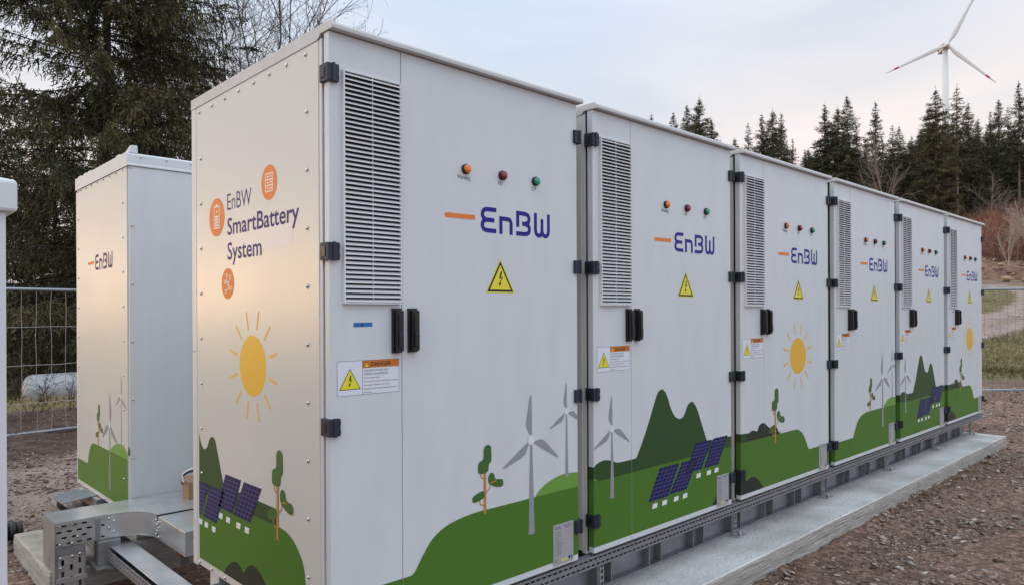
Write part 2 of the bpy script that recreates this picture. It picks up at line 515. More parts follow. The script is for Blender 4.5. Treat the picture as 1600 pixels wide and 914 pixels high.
def build_ground():
    # polar sheet around the viewpoint, finer where the picture looks
    azs = np.concatenate([np.arange(-4, 92, 0.2), np.arange(92, 356, 3.0)])
    rs = [0.15]
    while rs[-1] < 2500: rs.append(rs[-1] * 1.032 + 0.01)
    rs = np.array(rs)
    A, Rr = np.meshgrid(np.radians(azs), rs)
    X = CAM.x + Rr * np.sin(A); Y = CAM.y + Rr * np.cos(A)
    Z = H(X, Y)
    bumpw = np.clip(1 - Rr / 60, 0, 1)
    pad = ((X > -0.8) & (X < 8.3) & (Y > -0.3) & (Y < 1.5))
    n = (vnoise(X, Y, 0.9, 1) - .5) * .05 + (vnoise(X, Y, .25, 2) - .5) * .02
    g, dd, ro = ground_zone(X, Y)
    az = np.degrees(np.arctan2(X - CAM.x, Y - CAM.y)); d_ = Rr
    bank = (1 - sm(28, 40, az)) * sm(6.8, 8.8, Y) * (1 - sm(9.5, 11.5, Y))
    Z = Z + n * bumpw * np.where(pad, 0.0, 1.0) + bank * (.10 + (vnoise(X, Y, .5, 8) - .5) * .16)
    rub = (az > 58) * sm(9.6, 10.6, X) * (1 - sm(13.3, 14.2, X)) * (Y < 4)
    Z = Z + rub * (.03 + (vnoise(X, Y, .4, 5)) * .10)
    spill = (X > -.1) & (X < 8.2) & (Y < -.19)
    Z = Z + spill * np.exp(np.minimum(0, (Y + .2) / .10)) * .03 * vnoise(X, Y, .35, 61)
    Z = Z + (az > 40) * (d_ > 3) * .035 * np.sin(((X - 2) * .35 + (Y + 3) * .94) * 3.3) * bumpw * ~pad * (Y < -.45)
    Z = Z - pad * 0.012
    nr, na = X.shape
    V = np.stack([X, Y, Z], -1).reshape(-1, 3)
    idx = np.arange(nr * na).reshape(nr, na)
    a = idx[:-1, :]; b = np.roll(idx, -1, 1)[:-1, :]; c = np.roll(idx, -1, 1)[1:, :]; d_ = idx[1:, :]
    F = np.stack([a, d_, c, b], -1).reshape(-1, 4)
    m = bpy.data.materials.new('site_ground')
    m.use_nodes = True
    me = npmesh('ground', V, F, [m], smooth=True)
    at = me.color_attributes.new('zone', 'FLOAT_COLOR', 'POINT')
    cc = np.ones((len(V), 4), np.float32)
    cc[:, 0] = g.ravel(); cc[:, 1] = dd.ravel(); cc[:, 2] = ro.ravel()
    at.data.foreach_set('color', cc.ravel())
    t = m.node_tree; bs = t.nodes['Principled BSDF']
    bs.inputs['Roughness'].default_value = 0.92
    bs.inputs['Specular IOR Level'].default_value = 0.25
    geo = t.nodes.new('ShaderNodeNewGeometry')
    def noise(sc, det=6, ro_=.6):
        q = t.nodes.new('ShaderNodeTexNoise'); q.inputs['Scale'].default_value = sc
        q.inputs['Detail'].default_value = det; q.inputs['Roughness'].default_value = ro_
        t.links.new(geo.outputs['Position'], q.inputs['Vector']); return q.outputs[0]
    def rampn(src, stops):
        q = t.nodes.new('ShaderNodeValToRGB'); e_ = q.color_ramp.elements
        e_[0].position, e_[0].color = stops[0][0], (*stops[0][1], 1)
        e_[1].position, e_[1].color = stops[-1][0], (*stops[-1][1], 1)
        for p, c_ in stops[1:-1]:
            z_ = e_.new(p); z_.color = (*c_, 1)
        t.links.new(src, q.inputs[0]); return q.outputs[0]
    def mix(f, a_, b_, mode='MIX'):
        q = t.nodes.new('ShaderNodeMix'); q.data_type = 'RGBA'; q.blend_type = mode
        if isinstance(f, float): q.inputs[0].default_value = f
        else: t.links.new(f, q.inputs[0])
        for s_, i_ in ((a_, 6), (b_, 7)):
            if isinstance(s_, tuple): q.inputs[i_].default_value = (*s_, 1)
            else: t.links.new(s_, q.inputs[i_])
        return q.outputs[2]
    grit = rampn(noise(26, 8, .7), [(.30, (.105, .064, .046)), (.48, (.21, .140, .106)), (.60, (.29, .208, .165)), (.75, (.40, .32, .27))])
    big = rampn(noise(0.7, 4), [(.35, (.80, .74, .70)), (.65, (1.15, 1.12, 1.10))])
    gravel = mix(1.0, grit, big, 'MULTIPLY')
    vor = t.nodes.new('ShaderNodeTexVoronoi'); vor.inputs['Scale'].default_value = 34
    t.links.new(geo.outputs['Position'], vor.inputs['Vector'])
    vcol = t.nodes.new('ShaderNodeSeparateColor'); t.links.new(vor.outputs['Color'], vcol.inputs[0])
    peb = rampn(vcol.outputs[0], [(.0, (.55, .5, .48)), (.6, (1, 1, 1)), (1.0, (1.7, 1.65, 1.6))])
    gravel = mix(.75, gravel, peb, 'MULTIPLY')
    dirt = rampn(noise(5, 8, .7), [(.32, (.040, .026, .020)), (.52, (.095, .060, .047)), (.72, (.17, .118, .094))])
    grassc = rampn(noise(3.2, 8, .75), [(.30, (.075, .062, .028)), (.48, (.155, .13, .055)), (.60, (.25, .205, .095)), (.75, (.36, .29, .16))])
    roadc = rampn(noise(1.6, 8, .7), [(.32, (.22, .155, .125)), (.55, (.36, .275, .235)), (.72, (.48, .40, .36))])
    za = t.nodes.new('ShaderNodeAttribute'); za.attribute_name = 'zone'
    zs = t.nodes.new('ShaderNodeSeparateColor'); t.links.new(za.outputs['Color'], zs.inputs[0])
    c1 = mix(zs.outputs[1], gravel, dirt)
    c2 = mix(zs.outputs[0], c1, grassc)
    c3 = mix(zs.outputs[2], c2, roadc)
    t.links.new(c3, bs.inputs['Base Color'])
    bp = t.nodes.new('ShaderNodeBump'); bp.inputs['Strength'].default_value = 0.8; bp.inputs['Distance'].default_value = 0.03
    t.links.new(noise(30, 8, .75), bp.inputs['Height'])
    t.links.new(bp.outputs[0], bs.inputs['Normal'])
    o = link('ground', me)
    tag(o, 'reddish gravel yard rising to a grassy slope with a track', 'ground', kind='structure')
build_ground()

# ------------------------------------------------------------------ concrete slab
def build_slab(x0, x1, y0, y1, label, cm_):
    mb = MB()
    top = []
    def edge(a, b, n):
        for k in range(n):
            t_ = k / n
            p = [a[0] + (b[0] - a[0]) * t_, a[1] + (b[1] - a[1]) * t_]
            chip = random.uniform(.003, .010) if random.random() < .12 else 0
            p[0] += random.uniform(-1, 1) * .0015; p[1] += random.uniform(-1, 1) * .0015
            if abs(p[1] - y0) < .01: p[1] += chip
            if abs(p[0] - x0) < .01: p[0] += chip
            top.append(p)
    nx, ny = int((x1 - x0) / .05), int((y1 - y0) / .05)
    edge((x0, y0), (x1, y0), nx); edge((x1, y0), (x1, y1), ny); edge((x1, y1), (x0, y1), nx); edge((x0, y1), (x0, y0), ny)
    n = len(top)
    rings = []
    for (off, z) in ((0.010, -0.25), (0.002, -0.2545), (0.0, -0.264), (-0.002, -0.30), (-0.001, -0.335), (-0.004, -0.46)):
        ring = []
        for (px, py) in top:
            ox = oy = 0
            if abs(px - x0) < .03: ox = off
            if abs(px - x1) < .03: ox = -off
            if abs(py - y0) < .03: oy = off
            if abs(py - y1) < .03: oy = -off
            j = random.uniform(-1, 1) * .0018 if z < -.255 else 0
            ring.append((px + ox + j, py + oy + j, z))
        rings.append(ring)
    vs = [p for r_ in rings for p in r_]
    fs = [tuple(range(n))]
    for i in range(len(rings) - 1):
        for k in range(n):
            fs.append((i * n + k, (i + 1) * n + k, (i + 1) * n + (k + 1) % n, i * n + (k + 1) % n))
    mb.add(vs, fs[:1 + n], cm_)
    for f in fs[1 + n:]: mb.f.append(f); mb.m.append(mb.mi(CONCS))
    o = link('concrete_slab', mb.mesh('concrete_slab'))
    tag(o, label, 'foundation', kind='structure')
build_slab(-.06, 8.1, -.2, 1.32, 'pale grey concrete strip under the front row of battery cabinets', CONC)
build_slab(-.36, 3.0, 2.30, 3.25, 'short concrete strip under the back cabinet and the cable duct', CONC2)

# ------------------------------------------------------------------ printed artwork
def blade_pts(cx, cz, L_, ang):
    tmpl = [(.001, .191), (.004, .10), (.004, .02), (-.010, .028), (-.020, .042), (-.029, .060), (-.029, .080), (-.018, .13), (-.007, .181)]
    k = L_ / .191
    c_, s_ = math.cos(ang), math.sin(ang)
    return [(cx + k * (x * c_ + z * s_), cz + k * (-x * s_ + z * c_)) for x, z in tmpl]
def turbine_art(a, cx, cz, L_, zbase, wtop, wbase, lay, flip=1):
    a.poly([(cx - wtop, cz), (cx + wtop, cz), (cx + wbase, zbase), (cx - wbase, zbase)], P_GREY, lay)
    for k in range(3): a.poly(blade_pts(cx, cz, L_, k * 2 * math.pi / 3), P_GREY, lay + 1)
    a.poly(circle(cx, cz, L_ * .105, 20), P_LTGREY, lay + 2)
def tree_art(a, x, zb, zt, lay, sgn=1, leaf=None):
    k = (zt - zb) / (.585 - .322)
    leaf = leaf or P_LEAF
    T = lambda px, pz: (x + sgn * (px - .679) * k, zb + (pz - .322) * k)
    a.stroke([T(.679, .318), T(.679, .49)], .013 * k, P_TRUNK, lay)
    a.stroke([T(.684, .40), T(.705, .415), T(.711, .445)], .0045 * k, P_TRUNK, lay)
    a.stroke([T(.708, .436), T(.738, .438)], .0045 * k, P_TRUNK, lay + 2)
    a.stroke([T(.672, .352), T(.655, .358), T(.648, .385)], .0045 * k, P_TRUNK, lay)
    a.stroke([T(.672, .458), T(.66, .463), T(.655, .485)], .0045 * k, P_TRUNK, lay)
    b1 = [(.695, .588), (.710, .580), (.713, .563), (.713, .523), (.702, .512), (.699, .500), (.697, .486), (.682, .478), (.662, .478), (.645, .484), (.643, .505), (.648, .523), (.662, .529), (.672, .538), (.673, .570), (.680, .583)]
    b2 = [(.714, .474), (.728, .466), (.734, .448), (.748, .443), (.770, .440), (.779, .425), (.772, .411), (.745, .412), (.715, .424), (.699, .436), (.696, .455), (.702, .469)]
    b3 = [(.661, .409), (.675, .404), (.678, .390), (.670, .380), (.642, .372), (.622, .371), (.613, .381), (.618, .395), (.638, .403)]
    for b in (b1, b2, b3): a.poly(catmull([T(*p) for p in b], 4, True), leaf, lay + 1)
def panel_art(a, P0, lay, cols=5, rows=8, flip=False):
    P0 = [np.array(p) for p in P0]     # tl, tr, br, bl
    a.poly([tuple(p) for p in P0], P_PANEL, lay)
    for i in range(1, cols):
        t_ = i / cols
        a.stroke([tuple(P0[0] * (1 - t_) + P0[1] * t_), tuple(P0[3] * (1 - t_) + P0[2] * t_)], .0022, P_GRID, lay + 1)
    for i in range(1, rows):
        t_ = i / rows
        a.stroke([tuple(P0[0] * (1 - t_) + P0[3] * t_), tuple(P0[1] * (1 - t_) + P0[2] * t_)], .0022, P_GRID, lay + 1)
def sun_art(a, cx, cz, r=.119):
    a.poly(circle(cx, cz, r, 48), P_SUN, 0)
    for k in range(12):
        t_ = rad(15 + 30 * k)
        long_ = .215 if True else .2
        a.stroke([(cx + math.sin(t_) * .150, cz + math.cos(t_) * .150), (cx + math.sin(t_) * long_, cz + math.cos(t_) * long_)], .0115, P_RAY, 1, True)

ZB = 0.028
def landscape(kind):
    a = Art()
    W_ = 1.2385
    if kind == 'turbines':
        lh = catmull([(.955, .318), (.983, .352), (1.037, .380), (1.108, .398), (1.173, .401), (1.2385, .394)], 6)
        a.poly(lh + [(1.2385, .30), (.955, .30)], P_LTGREEN, 0)
        turbine_art(a, 1.163, .674, .129, .385, .004, .010, 1)
        hill = catmull([(.318, .163), (.337, .172), (.371, .219), (.416, .272), (.475, .306), (.541, .322), (.620, .331), (.70, .332)], 6)
        a.poly([(0, ZB), (0, .163)] + hill + [(W_, .332), (W_, ZB)], P_GREEN, 4)
        tree_art(a, .679, .322, .585, 5)
        turbine_art(a, .940, .576, .191, .180, .005, .018, 6)
    elif kind == 'mountains':
        dk = catmull([(0, .398), (.022, .412), (.074, .421), (.136, .409), (.18, .395), (.305, .394)], 5)
        mt = catmull([(.325, .397), (.345, .425), (.405, .519), (.466, .632), (.498, .690), (.520, .710), (.545, .716), (.572, .702), (.595, .670), (.625, .610), (.660, .567), (.702, .549), (.738, .556), (.762, .585), (.785, .615), (.822, .629), (.852, .612), (.880, .575), (.915, .510), (.968, .410), (.985, .396)], 5)
        a.poly(dk + mt + [(W_, .393), (W_, .30), (0, .30)], P_DKGREEN, 0)
        a.poly([(0, ZB), (0, .338), (.022, .330), (W_, .334), (W_, ZB)], P_GREEN, 1)
        lt = [(0, .338), (0, .35), (.03, .331)]
        a.poly(lt, P_LTGREEN, 2)
        bu = catmull([(1.02, ZB), (1.045, .05), (1.067, .074), (1.10, .090), (1.14, .088), (1.165, .078), (1.178, .090), (1.20, .115), (W_, .130)], 5)
        a.poly(bu + [(W_, ZB)], P_BUSH, 2)
        turbine_art(a, .133, .560, .157, .232, .004, .015, 3)
        for q in ([(.52, .315), (.698, .315), (.593, .160), (.422, .160)], [(.724, .315), (.878, .315), (.765, .167), (.606, .167)],
                  [(.861, .400), (1.019, .400), (.914, .252), (.756, .252)], [(1.04, .403), (1.196, .403), (1.09, .252), (.939, .252)]):
            panel_art(a, q, 4)
        for fx, fz in ((.477, .132), (.563, .133), (.668, .133), (.752, .134), (.885, .221), (.991, .220), (1.071, .222)):
            a.poly([(fx - .024, fz - .012), (fx + .018, fz - .012), (fx + .024, fz + .012), (fx - .018, fz + .012)], P_WHITE, 4)
            a.stroke([(fx + .004, fz + .012), (fx + .008, fz + .036)], .004, P_GREY, 3)
    elif kind == 'sun':
        a.poly([(0, .389), (.063, .387), (.15, .38), (.5, .345), (.5, .30), (0, .30)], P_DKGREEN, 0)
        bu = catmull([(.055, .330), (.076, .372), (.115, .392), (.153, .394), (.198, .385), (.215, .410), (.260, .428), (.300, .418), (.340, .395), (.380, .380), (.424, .390), (.460, .372), (.486, .325)], 5)
        a.poly(bu, P_BUSH, 1)
        hill = catmull([(.70, .335), (.735, .334), (.775, .322), (.829, .290), (.876, .235), (.905, .190), (.918, .180)], 6)
        a.poly([(0, ZB), (0, .336)] + hill + [(W_, .177), (W_, ZB)], P_GREEN, 2)
        bu = catmull([(0, .145), (.02, .134), (.045, .112), (.061, .103), (.08, .108), (.112, .116), (.155, .113), (.20, .093), (.245, .058), (.272, ZB)], 5)
        a.poly([(0, ZB)] + bu, P_BUSH, 3)
        tree_art(a, .432, .289, .624, 4, 1)
    return a

def logo_art(a, x0, z0, k, lay=0, mblue=None, mor=None, w=.0175):
    """word mark: height 0.101 * k, x measured from the left end of the dash"""
    mblue = mblue or P_LOGO; mor = mor or P_ORANGE
    T = lambda p: (x0 + (p[0] - .484) * k[0], z0 + (p[1] - 1.428) * k[1])
    st = lambda pts, n=0: a.stroke([T(p) for p in pts], w * abs(k[1]), mblue, lay)
    a.stroke([T((.492, 1.480)), T((.634, 1.482))], .019 * abs(k[1]), mor, lay)
    a.poly(circle(*T((.492, 1.480)), .0095 * abs(k[1]), 12), mor, lay - .4)
    c1 = catmull([(.700, 1.521), (.682, 1.517), (.673, 1.503), (.677, 1.487), (.694, 1.479)], 4)
    st([(.747, 1.521)] + c1 + [(.736, 1.479)])
    c2 = catmull([(.694, 1.479), (.677, 1.471), (.672, 1.456), (.680, 1.441), (.700, 1.437)], 4)
    st(c2 + [(.747, 1.437)])
    st([(.772, 1.428), (.772, 1.499)])
    st([(.772, 1.490)] + catmull([(.805, 1.490), (.822, 1.487), (.829, 1.474)], 4) + [(.829, 1.428)])
    st([(.867, 1.464), (.867, 1.530)])
    st([(.867, 1.521)] + catmull([(.908, 1.521), (.926, 1.516), (.933, 1.502), (.928, 1.486), (.910, 1.479)], 4) + [(.893, 1.479)])
    st(catmull([(.910, 1.479), (.929, 1.472), (.935, 1.458), (.928, 1.442), (.908, 1.437)], 4) + [(.858, 1.437)])
    st([(.972, 1.531)] + catmull([(.972, 1.460), (.977, 1.443), (.992, 1.436), (1.007, 1.443), (1.012, 1.460)], 4) + [(1.012, 1.508)])
    st(catmull([(1.012, 1.460), (1.017, 1.443), (1.032, 1.436), (1.047, 1.443), (1.052, 1.460)], 4) + [(1.052, 1.531)])

def bolt_art(a, cx, cz, h, m, lay):
    T = lambda x, z: (cx + x * h, cz + z * h)
    a.poly([T(.02, .52), T(.17, .52), T(.03, .08), T(-.14, .02)], m, lay)
    a.poly([T(-.14, .02), T(.03, .08), T(.20, .20), T(.17, .10)], m, lay + .3)
    a.poly([T(.20, .20), T(.17, .06), T(-.06, -.30), T(-.02, -.10)], m, lay + .6)
    a.poly([T(-.15, -.20), T(.07, -.26), T(-.10, -.52)], m, lay + .9)
def warn_tri(a, cx, zb, h, lay, border=True):
    w_ = h * .578
    def tri(k):
        zc = zb + h / 3
        return [(cx - w_ * k, zc - h / 3 * k), (cx + w_ * k, zc - h / 3 * k), (cx, zc + h * 2 / 3 * k)]
    if border:
        a.poly(tri(1.0), P_YELLOW, lay); a.poly(tri(.90), P_BLACK, lay + 1); a.poly(tri(.72), P_YELLOW, lay + 2)
        bolt_art(a, cx, zb + h * .40, h * .44, P_BLACK, lay + 3)
    else:
        a.poly(tri(1.0), P_BLACK, lay); a.poly(tri(.90), P_YELLOW, lay + 1)
        bolt_art(a, cx, zb + h * .40, h * .52, P_BLACK, lay + 2)

def danger_art():
    a = Art()
    x0, x1, z0, z1 = .025, .273, .833, .950
    a.poly([(x0, z0), (x1, z0), (x1, z1), (x0, z1)], P_TXT, 0)
    b = .0012
    a.poly([(x0 + b, z0 + b), (.122, z0 + b), (.122, z1 - b), (x0 + b, z1 - b)], P_SIGNW, 1)
    a.poly([(.1235, z0 + b), (x1 - b, z0 + b), (x1 - b, .9235), (.1235, .9235)], P_SIGNW, 1)
    a.poly([(.1235, .9240), (x1 - b, .9240), (x1 - b, z1 - b), (.1235, z1 - b)], P_SIGNOR, 1)
    warn_tri(a, .074, .853, .072, 2, False)
    a.poly([(.128, .927), (.150, .927), (.139, .946)], P_BLACK, 2)
    a.poly([(.1300, .9281), (.1480, .9281), (.139, .9437)], P_YELLOW, 3)
    a.poly([(.1382, .940), (.1398, .940), (.1394, .9335), (.1386, .9335)], P_BLACK, 4)
    a.poly(circle(.139, .9315, .0010, 8), P_BLACK, 4)
    a.text('DANGER', .156, .240, .9295, .0135, P_BLACK, 2, 0.02)
    lines = [('HAZARDOUS VOLTAGE', .225, .0072), ('TENSION DANGEREUSE', .225, .0072), ('DC Disconnector Inside', .190, .0056),
             ('Turn off and lock out power before servicing', .268, .0056), ("Interrupteur d'isolement DC interne", .232, .0056),
             ("Eteignez et Verrouillez l'alimentation avant", .262, .0056), ("l'entretien", .158, .0056)]
    z = .911
    for s_, xe, cap in lines:
        a.text(s_, .128, xe, z, cap, P_TXT, 2)
        z -= .0122
    return a

def plate_art():
    a = Art()
    x0, x1, z0, z1 = 1.072, 1.203, .010, .188
    a.poly([(x0, z0), (x1, z0), (x1, z1), (x0, z1)], P_PLATE, 8)
    a.text('CATL', x0 + .010, x0 + .050, z1 - .022, .011, P_LOGO, 9, .02)
    r = random.Random(3)
    a.poly([(x0 + .062, z1 - .014), (x1 - .012, z1 - .014), (x1 - .012, z1 - .012), (x0 + .062, z1 - .012)], P_TXT, 9)
    a.poly([(x0 + .074, z1 - .022), (x1 - .022, z1 - .022), (x1 - .022, z1 - .020), (x0 + .074, z1 - .020)], P_TXT, 9)
    z = z1 - .034
    while z > z0 + .036:
        w_ = r.uniform(.016, .05)
        a.poly([(x0 + .014, z), (x0 + .014 + w_, z), (x0 + .014 + w_, z + .0011), (x0 + .014, z + .0011)], P_TXT, 9)
        z -= .0052
    a.text('CE', x0 + .010, x0 + .028, z0 + .014, .013, P_TXT, 9)
    for cx in (.060, .082): a.poly([(x0 + cx - .009, z0 + .012), (x0 + cx + .009, z0 + .012), (x0 + cx, z0 + .027)], P_YELLOW, 9)
    a.poly(circle(x0 + .104, z0 + .02, .007, 14), P_LOGO, 9)
    a.poly([(x0 + .116, z0 + .012), (x0 + .123, z0 + .012), (x0 + .123, z0 + .027), (x0 + .116, z0 + .027)], P_TXT, 9)
    return a

def turbine_side_art():
    a = Art()
    T = lambda y: y
    lh = catmull([(.41, .325), (.385, .34), (.305, .380), (.217, .402), (.12, .404), (.047, .380), (.022, .35)], 6)
    a.poly(lh + [(.022, .30), (.41, .30)], P_LTGREEN, 0)
    a.poly(circle(.022, .385, .03, 16)[5:12] + [(.022, .36)], P_DKGREEN, 0)
    turbine_art(a, .148, .694, .135, .40, .004, .009, 1)
    hill = catmull([(.931, .177), (.92, .19), (.895, .243), (.86, .295), (.819, .323), (.763, .335), (.70, .335)], 6)
    a.poly([(1.19, .03), (1.19, .178)] + hill + [(.022, .331), (.022, .03)], P_GREEN, 4)
    tree_art(a, .654, .335, .606, 5, -1)
    turbine_art(a, .393, .497, .197, .088, .005, .014, 6)
    return a

def side_art():
    a = Art()
    W1 = 1.145; W0 = .068
    mt = catmull([(W1, .585), (1.127, .548), (1.104, .526), (1.078, .520), (1.049, .536), (1.029, .566), (1.000, .584), (.967, .576), (.945, .540), (.886, .420), (.865, .395)], 6)
    a.poly(mt + [(.40, .391), (.382, .372), (.386, .28), (W1, .20)], P_DKGREEN, 0)
    hill = catmull([(.40, .328), (.35, .328), (.307, .322), (.255, .303), (.204, .262), (.178, .222), (.168, .175), (.165, .12), (.165, .03)], 6)
    a.poly([(W1, .03), (W1, .325)] + hill, P_GREEN, 1)
    bu = catmull([(.875, .03), (.845, .062), (.80, .092), (.755, .105), (.71, .100), (.678, .082), (.655, .105), (.61, .128), (.56, .130), (.51, .108), (.46, .068), (.44, .03)], 5)
    a.poly(bu, P_BUSH, 2)
    for q in ([(1.145, .371), (1.031, .371), (1.121, .222), (1.145, .222)], [(1.012, .372), (.857, .372), (.949, .222), (1.101, .222)],
              [(.852, .446), (.698, .446), (.783, .296), (.935, .296)], [(.671, .444), (.512, .444), (.614, .294), (.774, .294)]):
        panel_art(a, q, 5, 3 if q[3][0] == 1.145 else 5)
    for fx, fz in ((1.13, .193), (1.064, .192), (.982, .190), (.906, .263), (.830, .261), (.727, .259), (.646, .258)):
        a.poly([(fx + .020, fz - .012), (fx - .018, fz - .012), (fx - .024, fz + .012), (fx + .016, fz + .012)], P_WHITE, 5)
    tree_art(a, .378, .284, .608, 6, -1)
    return a

def badge(cy, cz, r, icon):
    a = Art()
    a.poly(circle(cy, cz, r, 40), P_ORANGE, 1)
    w_ = r * .06
    if icon == 'server':
        h = r * .50; b = r * .46
        a.stroke([(cy - b, cz - h), (cy + b, cz - h), (cy + b, cz + h), (cy - b, cz + h), (cy - b, cz - h)], w_, P_WHITE, 2)
        for k in (-.33, .33): a.stroke([(cy - b, cz + h * k), (cy + b, cz + h * k)], w_, P_WHITE, 2)
        for k in (-.66, 0, .66):
            a.stroke([(cy + b * .6, cz + h * k), (cy + b * .1, cz + h * k)], w_ * 1.3, P_WHITE, 2)
            a.poly(circle(cy - b * .3, cz + h * k, w_, 8), P_WHITE, 2); a.poly(circle(cy - b * .65, cz + h * k, w_, 8), P_WHITE, 2)
    elif icon == 'battery':
        h = r * .55; b = r * .34
        a.stroke([(cy - b, cz - h), (cy + b, cz - h)], w_, P_WHITE, 2)
        a.stroke([(cy - b, cz - h), (cy - b, cz + h), (cy + b, cz + h), (cy + b, cz - h)], w_, P_WHITE, 2)
        a.stroke([(cy - b * .4, cz + h), (cy - b * .4, cz + h * 1.18), (cy + b * .4, cz + h * 1.18), (cy + b * .4, cz + h)], w_, P_WHITE, 2)
        for k in (-.75, -.48, -.21, .06): a.stroke([(cy - b * .7, cz + h * k), (cy + b * .7, cz + h * k)], w_ * 1.5, P_WHITE, 2)
        a.poly(circle(cy, cz + h * .55, w_ * 1.2, 8), P_WHITE, 2)
    else:
        nodes = [(.18, .55), (-.38, .42), (.45, .12), (-.45, -.30), (-.1, -.05), (.32, -.50)]
        for k, (px, pz) in enumerate(nodes):
            c_ = circle(cy + px * r, cz + pz * r, r * .12, 12)
            a.stroke(c_ + [c_[0]], w_ * .9, P_WHITE, 2)
        for p_, q_ in (((.18, .43), (.18, .12)), ((-.38, .30), (-.1, .1)), ((.33, .12), (-.1, .1)), ((-.1, .1), (-.1, -.35)), ((-.1, -.3), (-.33, -.30)), ((-.1, -.35), (.2, -.45))):
            a.stroke([(cy + p_[0] * r, cz + p_[1] * r), (cy + q_[0] * r, cz + q_[1] * r)], w_, P_WHITE, 2)
    return a

# ------------------------------------------------------------------ battery cabinets
DW, DD, DH = 1.2385, 1.2154, 2.07
SEAM = 0.2870
cache = {}
def cm(key, fn):
    if key not in cache: cache[key] = fn()
    return cache[key]

def body_mesh():
    mb = MB()
    mb.box(0.004, DW - .004, .075, DD, -.005, 2.03, FRAMEP)          # carcass
    # front frame return (lighter channel beside the doors)
    mb.box(0.0, .030, .047, .0745, -.012, 2.032, FRAMEP)
    mb.box(DW - .030, DW, .047, .0745, -.012, 2.032, FRAMEP)
    mb.box(.0305, DW - .0305, .050, .0745, -.012, .03, FRAMEP)
    mb.box(.0305, DW - .0305, .050, .0745, 2.0, 2.032, FRAMEP)
    mb.box(.008, DW - .008, .036, .0468, .004, 2.026, DARK)          # gasket
    # rear corner post in two lengths, with a thin joint
    mb.box(-.004, .003, 1.166, DD + .002, .944, 2.028, FRAMEP)
    mb.box(-.004, .003, 1.166, DD + .002, -.010, .940, FRAMEP)
    mb.box(.06, .13, 1.09, 1.19, -.20, -.006, FRAMEP)                # foot
    mb.box(1.10, 1.17, 1.09, 1.19, -.20, -.006, FRAMEP)
    return mb.mesh('body')
def roof_mesh():
    mb = MB()
    # side profile (y, z): lip that overhangs the doors, flat deck, down-turned edge
    prof = [(-.027, 2.046), (-.027, 2.058), (-.022, 2.067), (-.012, 2.070), (DD, 2.070), (DD, 2.030), (.074, 2.030), (.060, 2.034), (.046, 2.046)]
    n = len(prof)
    x0, x1 = -.006, DW + .014
    vs = [(x0, y, z) for y, z in prof] + [(x1, y, z) for y, z in prof]
    fs = [tuple(range(n)), tuple(range(n, 2 * n))[::-1]] + [(k, n + k, n + (k + 1) % n, (k + 1) % n)[::-1] for k in range(n)]
    mb.add(vs, fs, ROOFP)
    return mb.mesh('roof')
def side_mesh():
    mb = MB()
    mb.box(-.003, .0035, .066, 1.162, .0, 2.028, SIDEP)
    return mb.mesh('side_panel')
def edge_mesh(): pass
def door_mesh(x0, x1, name):
    def f():
        mb = MB()
        mb.box(x0, x1, 0.0, .033, 0.0, 2.044, PAINT)
        return mb.mesh(name)
    return f
def screw_mesh():
    mb = MB()
    pts = [(0, 0, 0), (-.003, 0, 0), (-.0055, 0, 0), (-.0068, 0, 0)]
    mb.tube(pts, [.0078, .0075, .0052, .0018], 10, SCREW)
    return mb.mesh('screw', True)
def hinge_left_mesh():
    mb = MB()
    mb.box(-.013, .008, -.013, .040, -.029, .029, HINGE)
    mb.box(.0085, .031, -.013, -.0003, -.029, .029, HINGE)
    mb.tube([(.010, -.014, -.031), (.010, -.014, .031)], .0062, 10, HINGE)
    mb.box(-.0155, -.013, .004, .030, -.017, .017, BLACK)
    mb.box(.0262, .0312, -.0145, -.0125, -.020, -.008, BLACK)
    mb.box(.0262, .0312, -.0145, -.0125, .008, .020, BLACK)
    return mb.mesh('hinge')
def hinge_right_mesh():
    mb = MB()
    mb.box(1.213, 1.2375, -.014, -.0003, -.029, .029, HINGE)
    mb.box(1.238, 1.256, -.014, .030, -.029, .029, HINGE)
    mb.tube([(1.246, -.014, -.031), (1.246, -.014, .031)], .0062, 10, HINGE)
    for z in (-.015, .015): mb.box(1.250, 1.2572, -.0155, -.012, z - .002, z + .002, BLACK)
    return mb.mesh('hinge')
def handle_mesh():
    mb = MB()
    # origin at the lower centre; base plate, swing lever and lock barrel
    mb.box(-.019, .019, -.012, -.0004, 0, .158, BLACK)
    mb.box(-.013, .015, -.030, -.0125, .006, .150, BLACK)
    mb.box(-.009, .011, -.036, -.0305, .018, .062, BLACK)
    mb.box(-.009, .011, -.034, -.0305, .070, .140, BLACK)
    mb.tube([(.001, -.036, .066), (.001, -.0295, .066)], .008, 12, HINGE)
    return mb.mesh('handle')
def lamp_mesh(m):
    def f():
        mb = MB()
        mb.tube([(0, -.0004, 0), (0, -.010, 0), (0, -.012, 0)], [.0195, .0195, .0185], 20, BLACK)
        mb.tube([(0, -.0122, 0), (0, -.017, 0), (0, -.020, 0), (0, -.022, 0)], [.0168, .0162, .0130, .006], 20, m)
        return mb.mesh('indicator_lamp', True)
    return f
